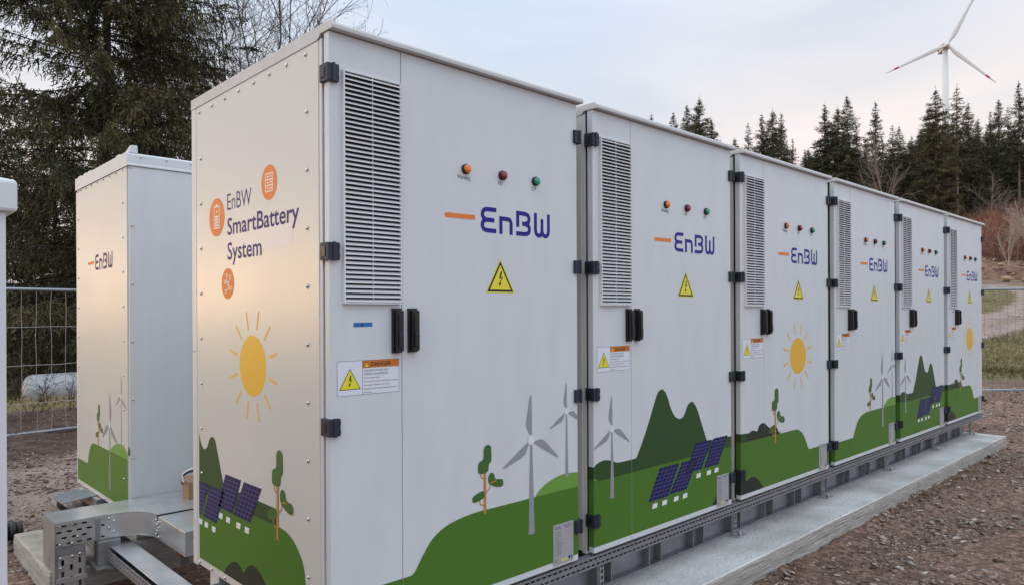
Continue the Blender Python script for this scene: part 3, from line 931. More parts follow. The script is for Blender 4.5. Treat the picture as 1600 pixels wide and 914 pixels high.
def grille_frame_mesh():
    mb = MB()
    x0, x1, z0, z1 = .052, .275, 1.146, 1.920
    mb.box(x0, x1, -.0035, -.0003, z0, z1, DARK)  # black sheet stands in for the shade behind the slats
    mb.box(x0 - .005, x0, -.014, -.0003, z0 - .004, z1 + .004, SLAT)
    mb.box(x1, x1 + .003, -.014, -.0003, z0 - .004, z1 + .004, SLAT)
    mb.box(x0, x1, -.012, -.0003, z1, z1 + .004, SLAT)
    mb.box(x0, x1, -.016, -.0003, z0 - .004, z0, SLAT)
    mb.box(.1625, .1645, -.0095, -.0036, z0, z1, SLAT)
    n = 49
    p = (z1 - z0) / n
    for k in range(n):
        z = z0 + k * p + .002
        # blade sloping outwards and down
        vs = []
        for x in (x0, x1):
            vs += [(x, -.0155, z), (x, -.0155, z + .0022), (x, -.0040, z + .0105), (x, -.0040, z + .0083)]
        mb.add(vs, [(0, 1, 2, 3), (7, 6, 5, 4), (0, 4, 5, 1), (1, 5, 6, 2), (2, 6, 7, 3), (3, 7, 4, 0)], SLAT)
    return mb.mesh('vent_grille')
def logo_mesh():
    a = Art(); logo_art(a, .484, 1.428, (1, 1), 1)
    return a.mesh('logo', front)
def tri_mesh():
    a = Art(); warn_tri(a, .768, 1.190, .137, 1)
    return a.mesh('warning_sign', front)
def caption_mesh(s_, cx, w_):
    def f():
        a = Art(); a.text(s_, cx - w_ / 2, cx + w_ / 2, 1.624, .0165, P_TXT, 1)
        return a.mesh('lamp_caption', front)
    return f
def tape_mesh(x0, x1, z0, z1, mark):
    def f():
        a = Art()
        a.poly([(x0, z0), (x1 + .001, z0 + .001), (x1 - .001, z1), (x0 + .001, z1 - .0005)], P_TAPE, 1)
        cx = (x0 + x1) / 2 - .004; h = z1 - z0
        if mark:
            a.stroke([(cx - .006, z0 + h * .2), (cx + .001, z0 + h * .85), (cx + .006, z0 + h * .15)], .0022, P_BLACK, 2)
            a.stroke([(cx - .003, z0 + h * .42), (cx + .004, z0 + h * .42)], .0018, P_BLACK, 2)
        return a.mesh('tape_strip', front)
    return f

KINDS = ['turbines', 'mountains', 'sun', 'turbines', 'mountains', 'sun']
LABELS = [
    'nearest grey battery cabinet, with orange badges and large lettering on its end panel',
    'second cabinet from the near end, with large printed mountains, turbine and solar panels',
    'third cabinet from the near end, with a big yellow sun printed on its wide door',
    'fourth cabinet from the near end, with printed turbines and no tape by its handle',
    'fifth cabinet from the near end, smaller in view, with printed mountains and solar panels',
    'farthest battery cabinet at the row end, beside the fence, with a narrow printed sun']
DOORH = {'turbines': (.163, None), 'mountains': (.338, .398), 'sun': (.336, .389)}
cabs = []
for k, kind in enumerate(KINDS):
    cab = thing('battery_cabinet', LABELS[k], 'battery cabinet', (k * 1.35, 0, 0), 'front row of battery cabinets')
    cabs.append(cab)
    link('body', cm('body', body_mesh), cab, bevel=.002)
    link('roof', cm('roof', roof_mesh), cab, bevel=.002)
    sp = link('side_panel', cm('side', side_mesh), cab)
    d1 = link('door', cm('door1', door_mesh(0.0, SEAM - .0012, 'vent_door')), cab, bevel=.003)
    d1['label'] = 'narrow door with a tall vent grille'
    d2 = link('door', cm('door2', door_mesh(SEAM + .0012, DW, 'wide_door')), cab, bevel=.003)
    d2['label'] = 'wide door with lamps, word mark and warning triangle'
    def land1(kind=kind):
        art = landscape(kind).clipped(SEAM - .0014, True)
        mb = MB(); art.emit(mb, front)
        h0, h1 = DOORH[kind]
        e = lambda y, z, l: (-.0009 - LAY * l, y, z)
        if h1: mb.poly([e(y, z, 0) for y, z in ((.0, .03), (.031, .03), (.031, h1), (.0, h1))], P_DKGREEN)
        mb.poly([e(y, z, 1) for y, z in ((.0, ZB), (.031, ZB), (.031, h0), (.0, h0))], P_GREEN)
        if kind == 'sun': mb.poly([e(y, z, 2) for y, z in ((.0, ZB), (.031, ZB), (.031, .15), (.0, .145))], P_BUSH)
        return mb.mesh('landscape_print')
    def land2(kind=kind):
        art = landscape(kind).clipped(SEAM + .0014, False).clipped(DW - .0015, True)
        return art.mesh('landscape_print', front)
    link('landscape_print', cm('l1' + kind, land1), d1)
    link('landscape_print', cm('l2' + kind, land2), d2)
    if kind == 'sun':
        def sunf():
            a = Art(); sun_art(a, .758, .819); return a.mesh('sun_print', front)
        link('sun_print', cm('sunp', sunf), d2)
    link('vent_grille', cm('grille', grille_frame_mesh), d1)
    link('danger_label', cm('danger', lambda: danger_art().mesh('danger_label', front)), d1)
    for z in (1.905, 1.315, .733, .150): link('hinge', cm('hl', hinge_left_mesh), d1, (0, 0, z), .002)
    for z in (1.895, 1.313, .737, .152): link('hinge', cm('hr', hinge_right_mesh), d2, (0, 0, z), .002)
    link('handle', cm('handle', handle_mesh), d1, (.260, 0, .970), .0055, 3)
    link('handle', cm('handle', handle_mesh), d2, (.3285, 0, .970), .0055, 3)
    for nm, m_, x in (('orange', L_OR, .586), ('red', L_RED, .779), ('green', L_GRN, .970)):
        lo = link('indicator_lamp', cm('lamp' + nm, lamp_mesh(m_)), d2, (x, 0, 1.664))
        lo['label'] = nm + ' indicator lamp'
    for s_, cx, w_ in (('Warning', .577, .064), ('HV', .771, .024), ('LV', .963, .024)):
        link('lamp_caption', cm('cap' + s_, caption_mesh(s_, cx, w_)), d2)
    link('logo', cm('logo', logo_mesh), d2)
    link('warning_sign', cm('tri', tri_mesh), d2)
    link('rating_plate', cm('plate', lambda: plate_art().mesh('rating_plate', front)), d2)
    if k == 0: link('tape_strip', cm('tape0', tape_mesh(.088, .163, 1.064, 1.0795, True)), d1)
    if k == 5: link('tape_strip', cm('tape5', tape_mesh(.150, .200, 1.096, 1.108, False)), d1)
    if k == 0:
        SC = [(y, 2.002) for y in (1.122, .980, .844, .705, .566, .429, .292, .151)]
        SC += [(.143, 1.804 - .2 * i) for i in range(9)] + [(1.108, 1.794 - .1975 * i) for i in range(8)]
        SC += [(y, .0135) for y in (1.135, 1.002, .861, .72, .58, .44, .30, .16)]
        for (y, z) in SC: link('screw', cm('screw', screw_mesh), sp, (-.003, y, z))
        sfn = lambda y, z, l: (-.0034 - LAY * l, y, z)
        link('landscape_print', side_art().mesh('landscape_print', sfn), sp)
        a = Art(); sun_art(a, .589, .908); link('sun_print', a.mesh('sun_print', sfn), sp)
        lft = lambda x, z, l: sfn(.823 - x, z, l)
        for word, wd, zb_, cap_, bold in (('EnBW', .231, 1.536, .066, -.006), ('SmartBattery', .620, 1.4345, .068, .012), ('System', .320, 1.333, .069, .012)):
            a = Art(); a.text(word, 0, wd, zb_, cap_, P_VIOLET, 1, bold)
            link('lettering', a.mesh('lettering', lft), sp)
        a = Art()
        y0, y1, z0, z1, r_ = .252, .875, 1.352, 1.437, .026
        pl = []
        for cx, cz, t0 in ((y1 - r_, z1 - r_, 0), (y0 + r_, z1 - r_, 90), (y0 + r_, z0 + r_, 180), (y1 - r_, z0 + r_, 270)):
            for q in range(7): t_ = rad(t0 + q * 15); pl.append((cx + r_ * math.cos(t_), cz + r_ * math.sin(t_)))
        a.poly(pl, P_PILL, 0)
        link('pale_patch', a.mesh('pale_patch', sfn), sp)
        for cy, cz, r_, ic in ((.437, 1.600, .066, 'server'), (.934, 1.518, .081, 'battery'), (.822, 1.235, .063, 'nodes')):
            link('badge', badge(cy, cz, r_, ic).mesh('badge', sfn), sp)

# ------------------------------------------------------------------ back-row cabinet
def back_row():
    c = thing('battery_cabinet', 'pale grey cabinet standing behind the row, seen from its plain screwed back', 'battery cabinet', (.1, 2.53, -.085))
    mb = MB(); mb.box(.004, DW, .004, 1.19, -.005, 2.08, FRAMEP)
    mb.box(.05, .15, .05, .15, -.165, -.0055, FRAMEP)
    mb.box(.05, .15, 1.02, 1.12, -.165, -.0055, FRAMEP)
    link('body', mb.mesh('body'), c, bevel=.003)
    mb = MB()
    prof = [(-.012, 2.080), (-.012, 2.088), (-.008, 2.096), (-.008, 2.148), (.004, 2.158), (1.20, 2.158), (1.20, 2.080)]
    n = len(prof); x0, x1 = -.010, DW + .01
    mb.add([(x0, y, z) for y, z in prof] + [(x1, y, z) for y, z in prof],
           [tuple(range(n)), tuple(range(n, 2 * n))[::-1]] + [(k, n + k, n + (k + 1) % n, (k + 1) % n)[::-1] for k in range(n)], PAINT)
    for y in (.16, .82, .93, 1.08): mb.box(-.004, .05, y, y + .07, 2.158, 2.172, PAINT)
    roof = link('roof', mb.mesh('roof'), c, bevel=.002)
    mb = MB()
    mb.add([(.0, .0, 2.159), (.055, .0, 2.159), (.055, .09, 2.159), (.0, .09, 2.159), (.018, .0, 2.205), (.052, .0, 2.205), (.052, .03, 2.205), (.018, .03, 2.205)],
           [(0, 3, 2, 1), (4, 5, 6, 7), (0, 1, 5, 4), (1, 2, 6, 5), (2, 3, 7, 6), (3, 0, 4, 7)], PAINT)
    link('lifting_lug', mb.mesh('lifting_lug'), roof, bevel=.003)
    mb = MB(); mb.box(-.003, .0035, .020, 1.185, .0, 2.076, SIDEP)
    sp = link('side_panel', mb.mesh('side_panel'), c)
    sfn = lambda y, z, l: (-.0034 - LAY * l, y, z)
    link('landscape_print', turbine_side_art().mesh('landscape_print', sfn), sp)
    a = Art(); logo_art(a, 0, 1.490, (1, 1), 1, P_VIOLET)
    link('logo', a.mesh('logo', lambda x, z, l: sfn(.895 - x, z, l)), sp)
    for y in (.097, .237, .375, .516, .654, .80, .937, 1.072, 1.149): link('screw', cm('screw', screw_mesh), sp, (-.003, y, 2.068))
    for i in range(9):
        link('screw', cm('screw', screw_mesh), sp, (-.003, .092, 1.868 - .2075 * i))
        link('screw', cm('screw', screw_mesh), sp, (-.003, 1.143, 1.868 - .2075 * i))
    for y in (1.143, .937, .679, .517, .38, .24, .10): link('screw', cm('screw', screw_mesh), sp, (-.003, y, .010))
    mb = MB(); mb.box(.004, DW - .004, -.002, .0035, .0, 2.076, PAINT)
    bp = link('back_panel', mb.mesh('back_panel'), c)
    for x, z in ((.013, 2.07),) + tuple((.02, 1.725 - .345 * i) for i in range(5)):
        o = link('screw', cm('screw', screw_mesh), bp, (x, -.002, z)); o.rotation_euler = (0, 0, rad(90))
    for x in (.07, .215, .362, .51, .655):
        o = link('screw', cm('screw', screw_mesh), roof, (x, -.008, 2.138)); o.rotation_euler = (0, 0, rad(90))
    mb = MB(); mb.box(.0, SEAM, 1.195, 1.228, 0, 2.07, PAINT); mb.box(SEAM + .003, DW, 1.195, 1.228, 0, 2.07, PAINT)
    link('door', mb.mesh('rear_doors'), c, bevel=.003)
back_row()

# ------------------------------------------------------------------ steel base under the front row
def base_frame():
    b = thing('steel_base_frame', 'galvanised steel base frame of beams and slotted channel carrying the front row', 'steel frame', (0, 0, -.25))
    mb = MB()
    x0, x1 = -.02, 8.02
    y0, y1 = .004, .045
    bars = [(-.066, -.0565), (-.0475, -.0305), (-.0215, -.012)]
    for z0, z1 in bars: mb.box(x0, x1, y0, y0 + .003, z0, z1, STRUT)
    p = .0345
    n = int((x1 - x0) / p)
    for r_ in range(2):
        z0, z1 = ((-.0565, -.0475), (-.0305, -.0215))[r_]
        for i in range(n + 1):
            cx = x0 + i * p + (p * .5 if r_ else 0)
            mb.box(cx, min(cx + .010, x1), y0, y0 + .003, z0 + .00001, z1 - .00001, STRUT)
    mb.box(x0, x1, y0 + .0031, y1, -.012 - .003, -.0125, STRUT)
    mb.box(x0, x1, y0 + .0031, y1, -.066, -.0635, STRUT)
    mb.box(x0, x1, y1, y1 + .003, -.066, -.0125, DARK)  # black back plate puts in the dark inside of the channel
    o = link('slotted_channel', mb.mesh('slotted_channel'), b); o.location = (0, 0, .25)
    for yb in (.13, .95):
        mb = MB()
        mb.box(0, 7.98, yb, yb + .10, .0045, .013, GALVD)
        mb.box(0, 7.98, yb, yb + .10, .172, .180, GALVD)
        mb.box(0, 7.98, yb + .046, yb + .054, .0132, .1718, GALVD)
        for i in range(19):
            for dx in (0, .11):
                x = .24 + i * .43 + dx
                if x < 7.9: mb.box(x, x + .006, yb + .002, yb + .0458, .0133, .1717, GALVD)
        link('beam', mb.mesh('beam'), b)
    mb = MB()
    mb.box(0, 8.0, .10, .40, .1805, .184, GALVD)
    link('deck_plate', mb.mesh('deck_plate'), b)
    def post():
        mb = MB()
        mb.box(0, .003, .104, .127, .002, .182, GALV); mb.box(.024, .027, .104, .127, .002, .182, GALV)
        mb.box(.0031, .0239, .124, .127, .002, .182, DARK)  # black strip for the shade inside the upright
        for i in range(6): mb.box(.0031, .0239, .112, .115, .012 + i * .03, .024 + i * .03, GALV)
        return mb.mesh('upright')
    def anchor():
        mb = MB()
        mb.box(-.03, .07, .05, .135, .001, .007, GALV)
        mb.tube([(.02, .07, .009), (.02, .07, .016)], .014, 6, GALV)
        mb.tube([(.02, .07, .016), (.02, .07, .034)], .006, 8, GALV)
        return mb.mesh('anchor_plate')
    def lug():
        mb = MB()
        mb.box(-.006, .006, .128, .134, .12, .182, GALV)
        mb.tube([(0, .1355, .13), (0, .120, .122)], .008, 8, GALV)
        return mb.mesh('bracket')
    for i in range(6):
        x = 1.52 + i * 1.29
        link('upright', cm('post', post), b, (x, 0, 0))
        link('anchor_plate', cm('anchor', anchor), b, (x - .02, 0, 0))
        for dx in (.22, .62, .95): link('bracket', cm('lug', lug), b, (x + dx, 0, 0))
base_frame()

# ------------------------------------------------------------------ cable trays at the near end
def perf_sheet(mb, fn, u0, u1, v0, v1, m, th, cols, rows, horizontal=True, skip=()):
    """metal strip with staggered slots; fn(u, v, w) -> point"""
    cu = (u1 - u0) / cols; cv = (v1 - v0) / rows
    def bx(a0, a1, b0, b1):
        if a1 - a0 < 1e-5 or b1 - b0 < 1e-5: return
        vs = [fn(u, v, w) for w in (0, th) for u, v in ((a0, b0), (a1, b0), (a1, b1), (a0, b1))]
        mb.add(vs, [(0, 3, 2, 1), (4, 5, 6, 7), (0, 1, 5, 4), (1, 2, 6, 5), (2, 3, 7, 6), (3, 0, 4, 7)], m)
    for r_ in range(rows):
        b0 = v0 + r_ * cv; b1 = b0 + cv
        s0 = b0 + cv * .34; s1 = b0 + cv * .66
        bx(u0, u1, b0, s0); bx(u0, u1, s1, b1)
        off = cu * .5 if r_ % 2 else 0
        edges = [u0]
        for c_ in range(cols + 1):
            a = u0 + c_ * cu + off
            if a + cu * .62 <= u1 - .004 and a + cu * .06 >= u0: edges += [a + cu * .12, a + cu * .62]
        edges.append(u1)
        for i in range(0, len(edges), 2): bx(edges[i], edges[i + 1], s0, s1)

def head_mesh():
    mb = MB(); mb.tube([(0, 0, 0), (0, -.004, 0), (0, -.007, 0), (0, -.0085, 0)], [.0085, .0082, .0058, .002], 10, SCREW)
    return mb.mesh('bolt', True)

def trays():
    t = thing('cable_tray', 'galvanised cable duct with curved tee and perforated riser at the near end', 'cable tray', (-.27, 2.36, -.37))
    K = (-.27, 2.36, -.37)
    def part(name, mb, smooth=False, bevel=0):
        o = link(name, mb.mesh(name, smooth), t, (-K[0], -K[1], -K[2]), bevel); return o
    ZT = .018; ZL = -.112
    # lid of the main run with the tee's curved shoulder
    arc = [(.102 - .19 * (1 - math.sin(rad(q))) , 2.245 - .19 * (1 - math.cos(rad(q)))) for q in range(0, 91, 9)]
    arc = [(-.088 + .19 * math.sin(rad(q)), 2.055 + .19 * math.cos(rad(q))) for q in range(0, 91, 9)]
    outl = [(-.105, 2.516), (-.105, 2.2445)] + arc + [(.38, 2.055), (.38, 2.245), (1.25, 2.245), (1.25, 2.516)]
    mb = MB()
    n = len(outl)
    mb.add([(x, y, ZT) for x, y in outl] + [(x, y, ZT - .004) for x, y in outl], [tuple(range(n))[::-1], tuple(range(n, 2 * n))] + [(k, (k + 1) % n, n + (k + 1) % n, n + k) for k in range(n)], GALV)
    part('lid', mb)
    mb = MB()
    mb.box(-.340, -.108, 2.236, 2.508, ZT - .001, ZT + .003, GALV)
    mb.box(-.340, -.108, 2.236, 2.239, ZT - .014, ZT - .0012, GALV)
    mb.box(-.3425, -.3402, 2.236, 2.508, ZT - .25, ZT + .003, GALVD)
    o = part('end_lid', mb)
    # perforated front side of the run
    mb = MB()
    perf_sheet(mb, lambda u, v, w: (u, 2.245 + w, v), -.338, -.150, ZL, ZT - .005, GALV, .003, 4, 4)
    perf_sheet(mb, lambda u, v, w: (u, 2.245 + w, v), -.128, -.092, ZL, ZT - .005, GALV, .003, 1, 4)
    mb.box(-.150, -.128, 2.241, 2.2475, ZL, ZT - .005, GALVD)
    mb.box(-.092, -.040, 2.243, 2.2475, ZL, ZT - .005, GALV)
    mb.box(-.337, 1.2, 2.30, 2.303, ZL, ZT - .006, DARK)  # black sheet for the shade inside the duct, behind its slots
    mb.box(-.337, .05, 2.25, 2.51, ZL - .003, ZL, GALVD)
    o = part('side_plate', mb)
    mb = MB()
    vs = []; fs = []
    for (x, y) in arc: vs += [(x, y - .001, ZL), (x, y - .001, ZT - .005)]
    for k in range(len(arc) - 1): fs.append((2 * k, 2 * k + 2, 2 * k + 3, 2 * k + 1))
    mb.add(vs, fs, GALV)
    part('curved_side', mb, True)
    # branch box towards the first cabinet
    mb = MB()
    mb.box(.106, .38, 1.640, 2.042, ZT - .012, ZT - .008, GALV)
    mb.box(.106, .110, 1.640, 2.075, ZL - .004, ZT - .0122, GALV)
    mb.box(.1102, .38, 1.640, 1.644, ZL - .004, ZT - .0122, GALV)
    mb.box(.1102, .38, 1.645, 2.06, ZL - .004, ZL, GALVD)
    part('branch_duct', mb, bevel=.001)
    # riser
    mb = MB()
    mb.box(-.3425, -.339, 2.236, 2.508, -.40, ZT - .252, GALVD)
    mb.box(-.339, -.197, 2.500, 2.508, -.40, ZL - .004, GALVD)
    mb.box(-.339, -.197, 2.245, 2.248, -.155, ZL - .0035, GALVD)
    perf_sheet(mb, lambda u, v, w: (v, 2.243 + w, u), -.40, -.157, -.325, -.205, GALV, .003, 4, 3)
    mb.box(-.339, -.3252, 2.243, 2.247, -.40, -.157, GALVD)
    mb.box(-.2048, -.197, 2.243, 2.30, -.40, -.157, GALVD)
    mb.box(-.338, -.198, 2.36, 2.363, -.40, -.12, DARK)  # black sheet stands for the riser's shaded inside
    mb.box(-.345, -.193, 2.236, 2.2425, -.300, -.276, GALV)
    part('riser', mb)
    bolts = [(-.318, 2.245, -.002), (-.26, 2.245, -.002), (-.318, 2.245, -.098), (-.262, 2.245, -.100), (-.235, 2.245, -.070),
             (-.085, 2.243, -.004), (-.085, 2.243, -.055), (-.060, 2.243, -.022), (-.060, 2.243, -.080),
             (-.315, 2.243, -.17), (-.26, 2.243, -.168), (-.225, 2.243, -.162), (-.315, 2.243, -.222), (-.312, 2.243, -.32)]
    for p in bolts: link('bolt', cm('head', head_mesh), t, (p[0] - K[0], p[1] - K[1], p[2] - K[2]))
    for y, z in ((2.066, -.012), (2.066, -.09), (2.03, -.02), (2.03, -.05), (2.03, -.10), (2.05, -.035), (2.05, -.07)):
        o = link('bolt', cm('head', head_mesh), t, (.1055 - K[0], y - K[1], z - K[2])); o.rotation_euler = (0, 0, rad(-90))
    # lower tray running from the back row past the near end
    K2 = (-.03, 2.4, -.25)
    lt = thing('cable_tray', 'lower galvanised tray with slotted sides passing under the duct', 'cable tray', K2)
    mb = MB()
    mb.box(-.085, .030, .95, 2.22, -.155, -.151, GALV)
    mb.box(-.105, .030, 2.221, 3.22, -.155, -.151, GALVD)
    link('lid', mb.mesh('lid'), lt, (-K2[0], -K2[1], -K2[2]), .001)
    mb = MB()
    perf_sheet(mb, lambda u, v, w: (-.105 + w, u, v), .9, 3.6, -.215, -.158, STRUT, .003, 62, 2)
    mb.box(-.1019, .030, .9, 3.6, -.2185, -.2155, STRUT)
    mb.box(.027, .0305, .9, 3.6, -.215, -.158, STRUT)
    mb.box(-.06, -.057, .9, 3.6, -.214, -.16, DARK)  # black sheet gives the shade inside the slotted tray
    link('tray_body', mb.mesh('tray_body'), lt, (-K2[0], -K2[1], -K2[2]))
    mb = MB()
    vs = []
    for y, z in ((3.20, -.10), (3.30, -.10), (3.42, -.098), (3.58, -.115)):
        vs += [(-.112, y, z), (.10, y + .04, z + .012), (-.112, y, z - .004), (.10, y + .04, z + .008)]
    fs = []
    for k in range(3):
        a = 4 * k
        fs += [(a, a + 4, a + 5, a + 1), (a + 2, a + 3, a + 7, a + 6), (a, a + 2, a + 6, a + 4), (a + 1, a + 5, a + 7, a + 3)]
    fs += [(0, 1, 3, 2), (12, 14, 15, 13)]
    mb.add(vs, fs, GALVD)
    lo = link('loose_lid', mb.mesh('loose_lid'), lt, (-K2[0], -K2[1], -K2[2]))
    lo['label'] = 'bent lid lifted off the far end of the tray'
    # post carrying the duct
    p = thing('support_post', 'squat grey steel post on a base plate under the cable duct', 'post', (-.09, 2.25, -.25))
    mb = MB(); mb.box(-.055, .055, -.045, .045, .008, .135, GALVD)
    link('column', mb.mesh('column'), p, bevel=.004)
    mb = MB(); mb.box(-.075, .075, -.10, .075, .0005, .008, GALVD); mb.box(-.02, .12, -.13, -.085, .0005, .012, STRUT)
    link('base_plate', mb.mesh('base_plate'), p, bevel=.001)
    mb = MB(); mb.tube([(.064, -.02, .008), (.064, -.02, .05)], .006, 8, GALV); mb.tube([(.064, -.02, .022), (.064, -.02, .032)], .012, 6, GALV)
    link('anchor_bolt', mb.mesh('anchor_bolt'), p)
    # cross strut holding the far tray
    q = thing('cross_bracket', 'short grey steel bracket under the back cabinet beside the bent lid', 'bracket', (.16, 3.25, -.25))
    mb = MB(); mb.box(-.09, -.085, -.12, .35, .0, .15, GALVD); mb.box(-.085, .02, -.12, -.115, .0, .15, GALVD); mb.box(-.085, .02, .1, .105, .0, .15, GALVD)
    link('web', mb.mesh('web'), q)
    mb = MB(); mb.box(-.09, .06, -.12, .35, .1505, .156, GALV)
    link('flange', mb.mesh('flange'), q)
    # red capped upright between the rows
    r_ = thing('capped_stub', 'small grey stub with a bright red cap under the curved duct', 'post', (.20, 1.93, -.25))
    mb = MB(); mb.box(-.022, .022, -.022, .022, 0, .055, GALVD); link('stub', mb.mesh('stub'), r_)
    mb = MB(); mb.box(-.027, .027, -.027, .027, .0555, .072, REDCAP); link('cap', mb.mesh('cap'), r_, bevel=.004)
trays()

def carton():
    c = thing('cardboard_box', 'small brown cardboard box standing on the cable duct', 'box', (.385, 2.30, .0185))
    mb = MB(); mb.box(-.045, .05, -.045, .05, 0, .10, BOXCARD)
    link('carton', mb.mesh('carton'), c, bevel=.0015)
    mb = MB()
    mb.add([(-.045, .05, .1005), (.05, .05, .1005), (.05, .065, .118), (-.045, .065, .118)], [(0, 1, 2, 3)], BOXCARD)
    mb.add([(-.046, -.045, .1005), (-.046, .05, .1005), (-.062, .05, .108), (-.062, -.045, .108)], [(0, 1, 2, 3)], BOXCARD)
    link('flap', mb.mesh('flap'), c)
    k = thing('cable_coil', 'black and white looped cable lying on top of the cardboard box', 'cable', (.385, 2.30, .119))
    for m_, r_, dz, nm in ((CABLEB, .052, .0, 'dark_loop'), (CABLEW, .060, .004, 'white_loop')):
        mb = MB()
        pts = []
        for i in range(25):
            t_ = rad(-15 + i * 8.6)
            pts.append((-.012 - math.cos(t_) * (r_ + .004) + (.01 if m_ is CABLEW else 0), -.012 + .012 * math.sin(3 * t_), dz + math.sin(t_) * r_ * 1.1 + .004))
        mb.tube(pts, .0075 if m_ is CABLEB else .0065, 8, m_)
        link(nm, mb.mesh(nm, True), k)
carton()

def pipe():
    mb = MB()
    pts = []; rs = []
    for i in range(90):
        pts.append((-1.5 + i * .0138, 3.62 - .10 * math.sin(i / 89 * 1.2), -.30 - (.0 if i < 70 else .0)))
        rs.append(.062 if i % 3 else .054)
    mb.tube(pts, rs, 16, PIPEB)
    o = link('corrugated_pipe', mb.mesh('corrugated_pipe', False))
    tag(o, 'black corrugated drain pipe end poking out beside the slab', 'pipe')
pipe()

def kiosk():
    k = thing('utility_kiosk', 'white metal kiosk with a pitched cap cut off by the left edge', 'kiosk', (-1.3, .46, G0))
    mb = MB()
    mb.box(-.42, .425, -.41, .41, .05, 1.74, KIOSK)
    mb.box(-.44, .44, -.42, .42, -.03, .0495, CONC)
    link('housing', mb.mesh('housing'), k, bevel=.004)
    mb = MB()
    x0, x1, y0, y1 = -.46, .447, -.43, .43
    z0, z1, z2 = 1.737, 1.815, 1.90
    vs = [(x0, y0, z0), (x1, y0, z0), (x1, y1, z0), (x0, y1, z0), (x0, y0, z1), (x1, y0, z1), (x1, y1, z1), (x0, y1, z1), (x0 + .3, y0 + .30, z2), (x1 - .3, y0 + .30, z2), (x1 - .3, y1 - .30, z2), (x0 + .3, y1 - .30, z2)]
    mb.add(vs, [(0, 3, 2, 1), (0, 1, 5, 4), (1, 2, 6, 5), (2, 3, 7, 6), (3, 0, 4, 7), (4, 5, 9, 8), (5, 6, 10, 9), (6, 7, 11, 10), (7, 4, 8, 11), (8, 9, 10, 11)], KIOSK)
    link('cap', mb.mesh('cap'), k, bevel=.008)
    mb = MB(); mb.box(-.40, .0, -.4135, -.4105, .10, 1.70, KIOSK); mb.box(.003, .405, -.4135, -.4105, .10, 1.70, KIOSK)
    d_ = link('door', mb.mesh('door'), k)
    mb = MB(); mb.box(-.05, -.03, -.43, -.4136, .85, 1.0, BLACK); link('handle', mb.mesh('handle'), d_, bevel=.003)
kiosk()

# ------------------------------------------------------------------ site fences
def fence(name_label, p0, p1, h, wire_m, vsp, hsp, jit, group):
    """one mesh panel between two points"""
    p0 = Vector(p0); p1 = Vector(p1)
    z0 = float(H(p0.x, p0.y)); z1 = float(H(p1.x, p1.y))
    f = thing('fence_panel', name_label, 'fence', (p0.x, p0.y, z0), group)
    L_ = (p1 - p0).length
    dirv = (p1 - p0).normalized(); ang = math.atan2(dirv.y, dirv.x)
    f.rotation_euler = (0, -math.atan2(z1 - z0, L_), ang)
    zb = .07
    mb = MB()
    mb.tube([(0, 0, zb + h), (L_, 0, zb + h)], .021, 10, RAIL)
    mb.tube([(0, 0, zb), (L_, 0, zb)], .021, 10, RAIL)
    mb.tube([(0, 0, 0), (0, 0, zb + h)], .021, 10, RAIL); mb.tube([(L_, 0, 0), (L_, 0, zb + h)], .021, 10, RAIL)
    link('frame', mb.mesh('frame', True), f)
    mb = MB()
    n = int(L_ / vsp)
    for i in range(1, n):
        x = L_ * i / n
        pts = []
        for q in range(7):
            pts.append((x + random.uniform(-jit, jit), random.uniform(-jit, jit), zb + h * q / 6))
        mb.tube(pts, .0028, 4, wire_m, False)
    nz = int(h / hsp)
    for j in range(1, nz + 1):
        z = zb + h - j * hsp
        if z < zb + .05: continue
        pts = [(L_ * q / 16, -.003 + random.uniform(-jit, jit) * .6, z + random.uniform(-jit, jit) * .7) for q in range(17)]
        mb.tube(pts, .0028, 4, wire_m, False)
    link('wire_mesh', mb.mesh('wire_mesh'), f)
    mb = MB(); mb.box(-.36, .12, -.11, .11, -.03, .10, CONC)
    link('foot_block', mb.mesh('foot_block'), f, bevel=.01)
fence('galvanised mesh fence panel in front of the white tank and spruces', (-1.75, 7.72), (1.75, 8.28), 1.72, WIRE, .160, .455, .010, None)
fence('galvanised mesh fence panel beside the far end of the cabinet row', (12.45, 2.55), (14.97, .14), 1.80, WIRER, .135, .270, .004, None)
fence('continuing mesh fence panel cut off by the right edge of the photo', (15.0, .11), (17.5, -2.3), 1.80, WIRER, .135, .270, .004, None)

# ------------------------------------------------------------------ tank
def tank():
    t = thing('gas_tank', 'white cylindrical gas tank lying on dark supports behind the fence', 'tank', (2.86, 14.7, float(H(2.86, 14.7)) - .28))
    mb = MB()
    pts = []; rs = []
    R_ = .30; L_ = 2.3
    for q in range(7):
        a = rad(90 * q / 6); pts.append((-L_ / 2 - .16 * math.cos(a) + 0.0, 0, .62)); rs.append(max(.004, R_ * math.sin(a)))
    for q in range(7):
        a = rad(90 * q / 6); pts.append((L_ / 2 + .16 * math.sin(a), 0, .62)); rs.append(max(.004, R_ * math.cos(a)))
    mb.tube(pts, rs, 28, TANKW)
    link('shell', mb.mesh('shell', True), t)
    for x in (-.62, .70):
        mb = MB(); mb.box(x - .05, x + .05, -.24, .24, .02, .40, mat('dark_steel', (.03, .025, .022), .7))
        link('support', mb.mesh('support'), t, bevel=.01)
    mb = MB(); mb.tube([(.2, 0, .915), (.2, 0, .99)], .10, 16, TANKW); link('valve_dome', mb.mesh('valve_dome'), t, bevel=.01)
    mb = MB(); mb.box(-1.3, 1.3, -.02, .06, .30, .345, mat('dark_steel', (.03, .025, .022), .7)); link('skid_rail', mb.mesh('skid_rail'), t)
    t.rotation_euler = (0, 0, rad(8))
tank()

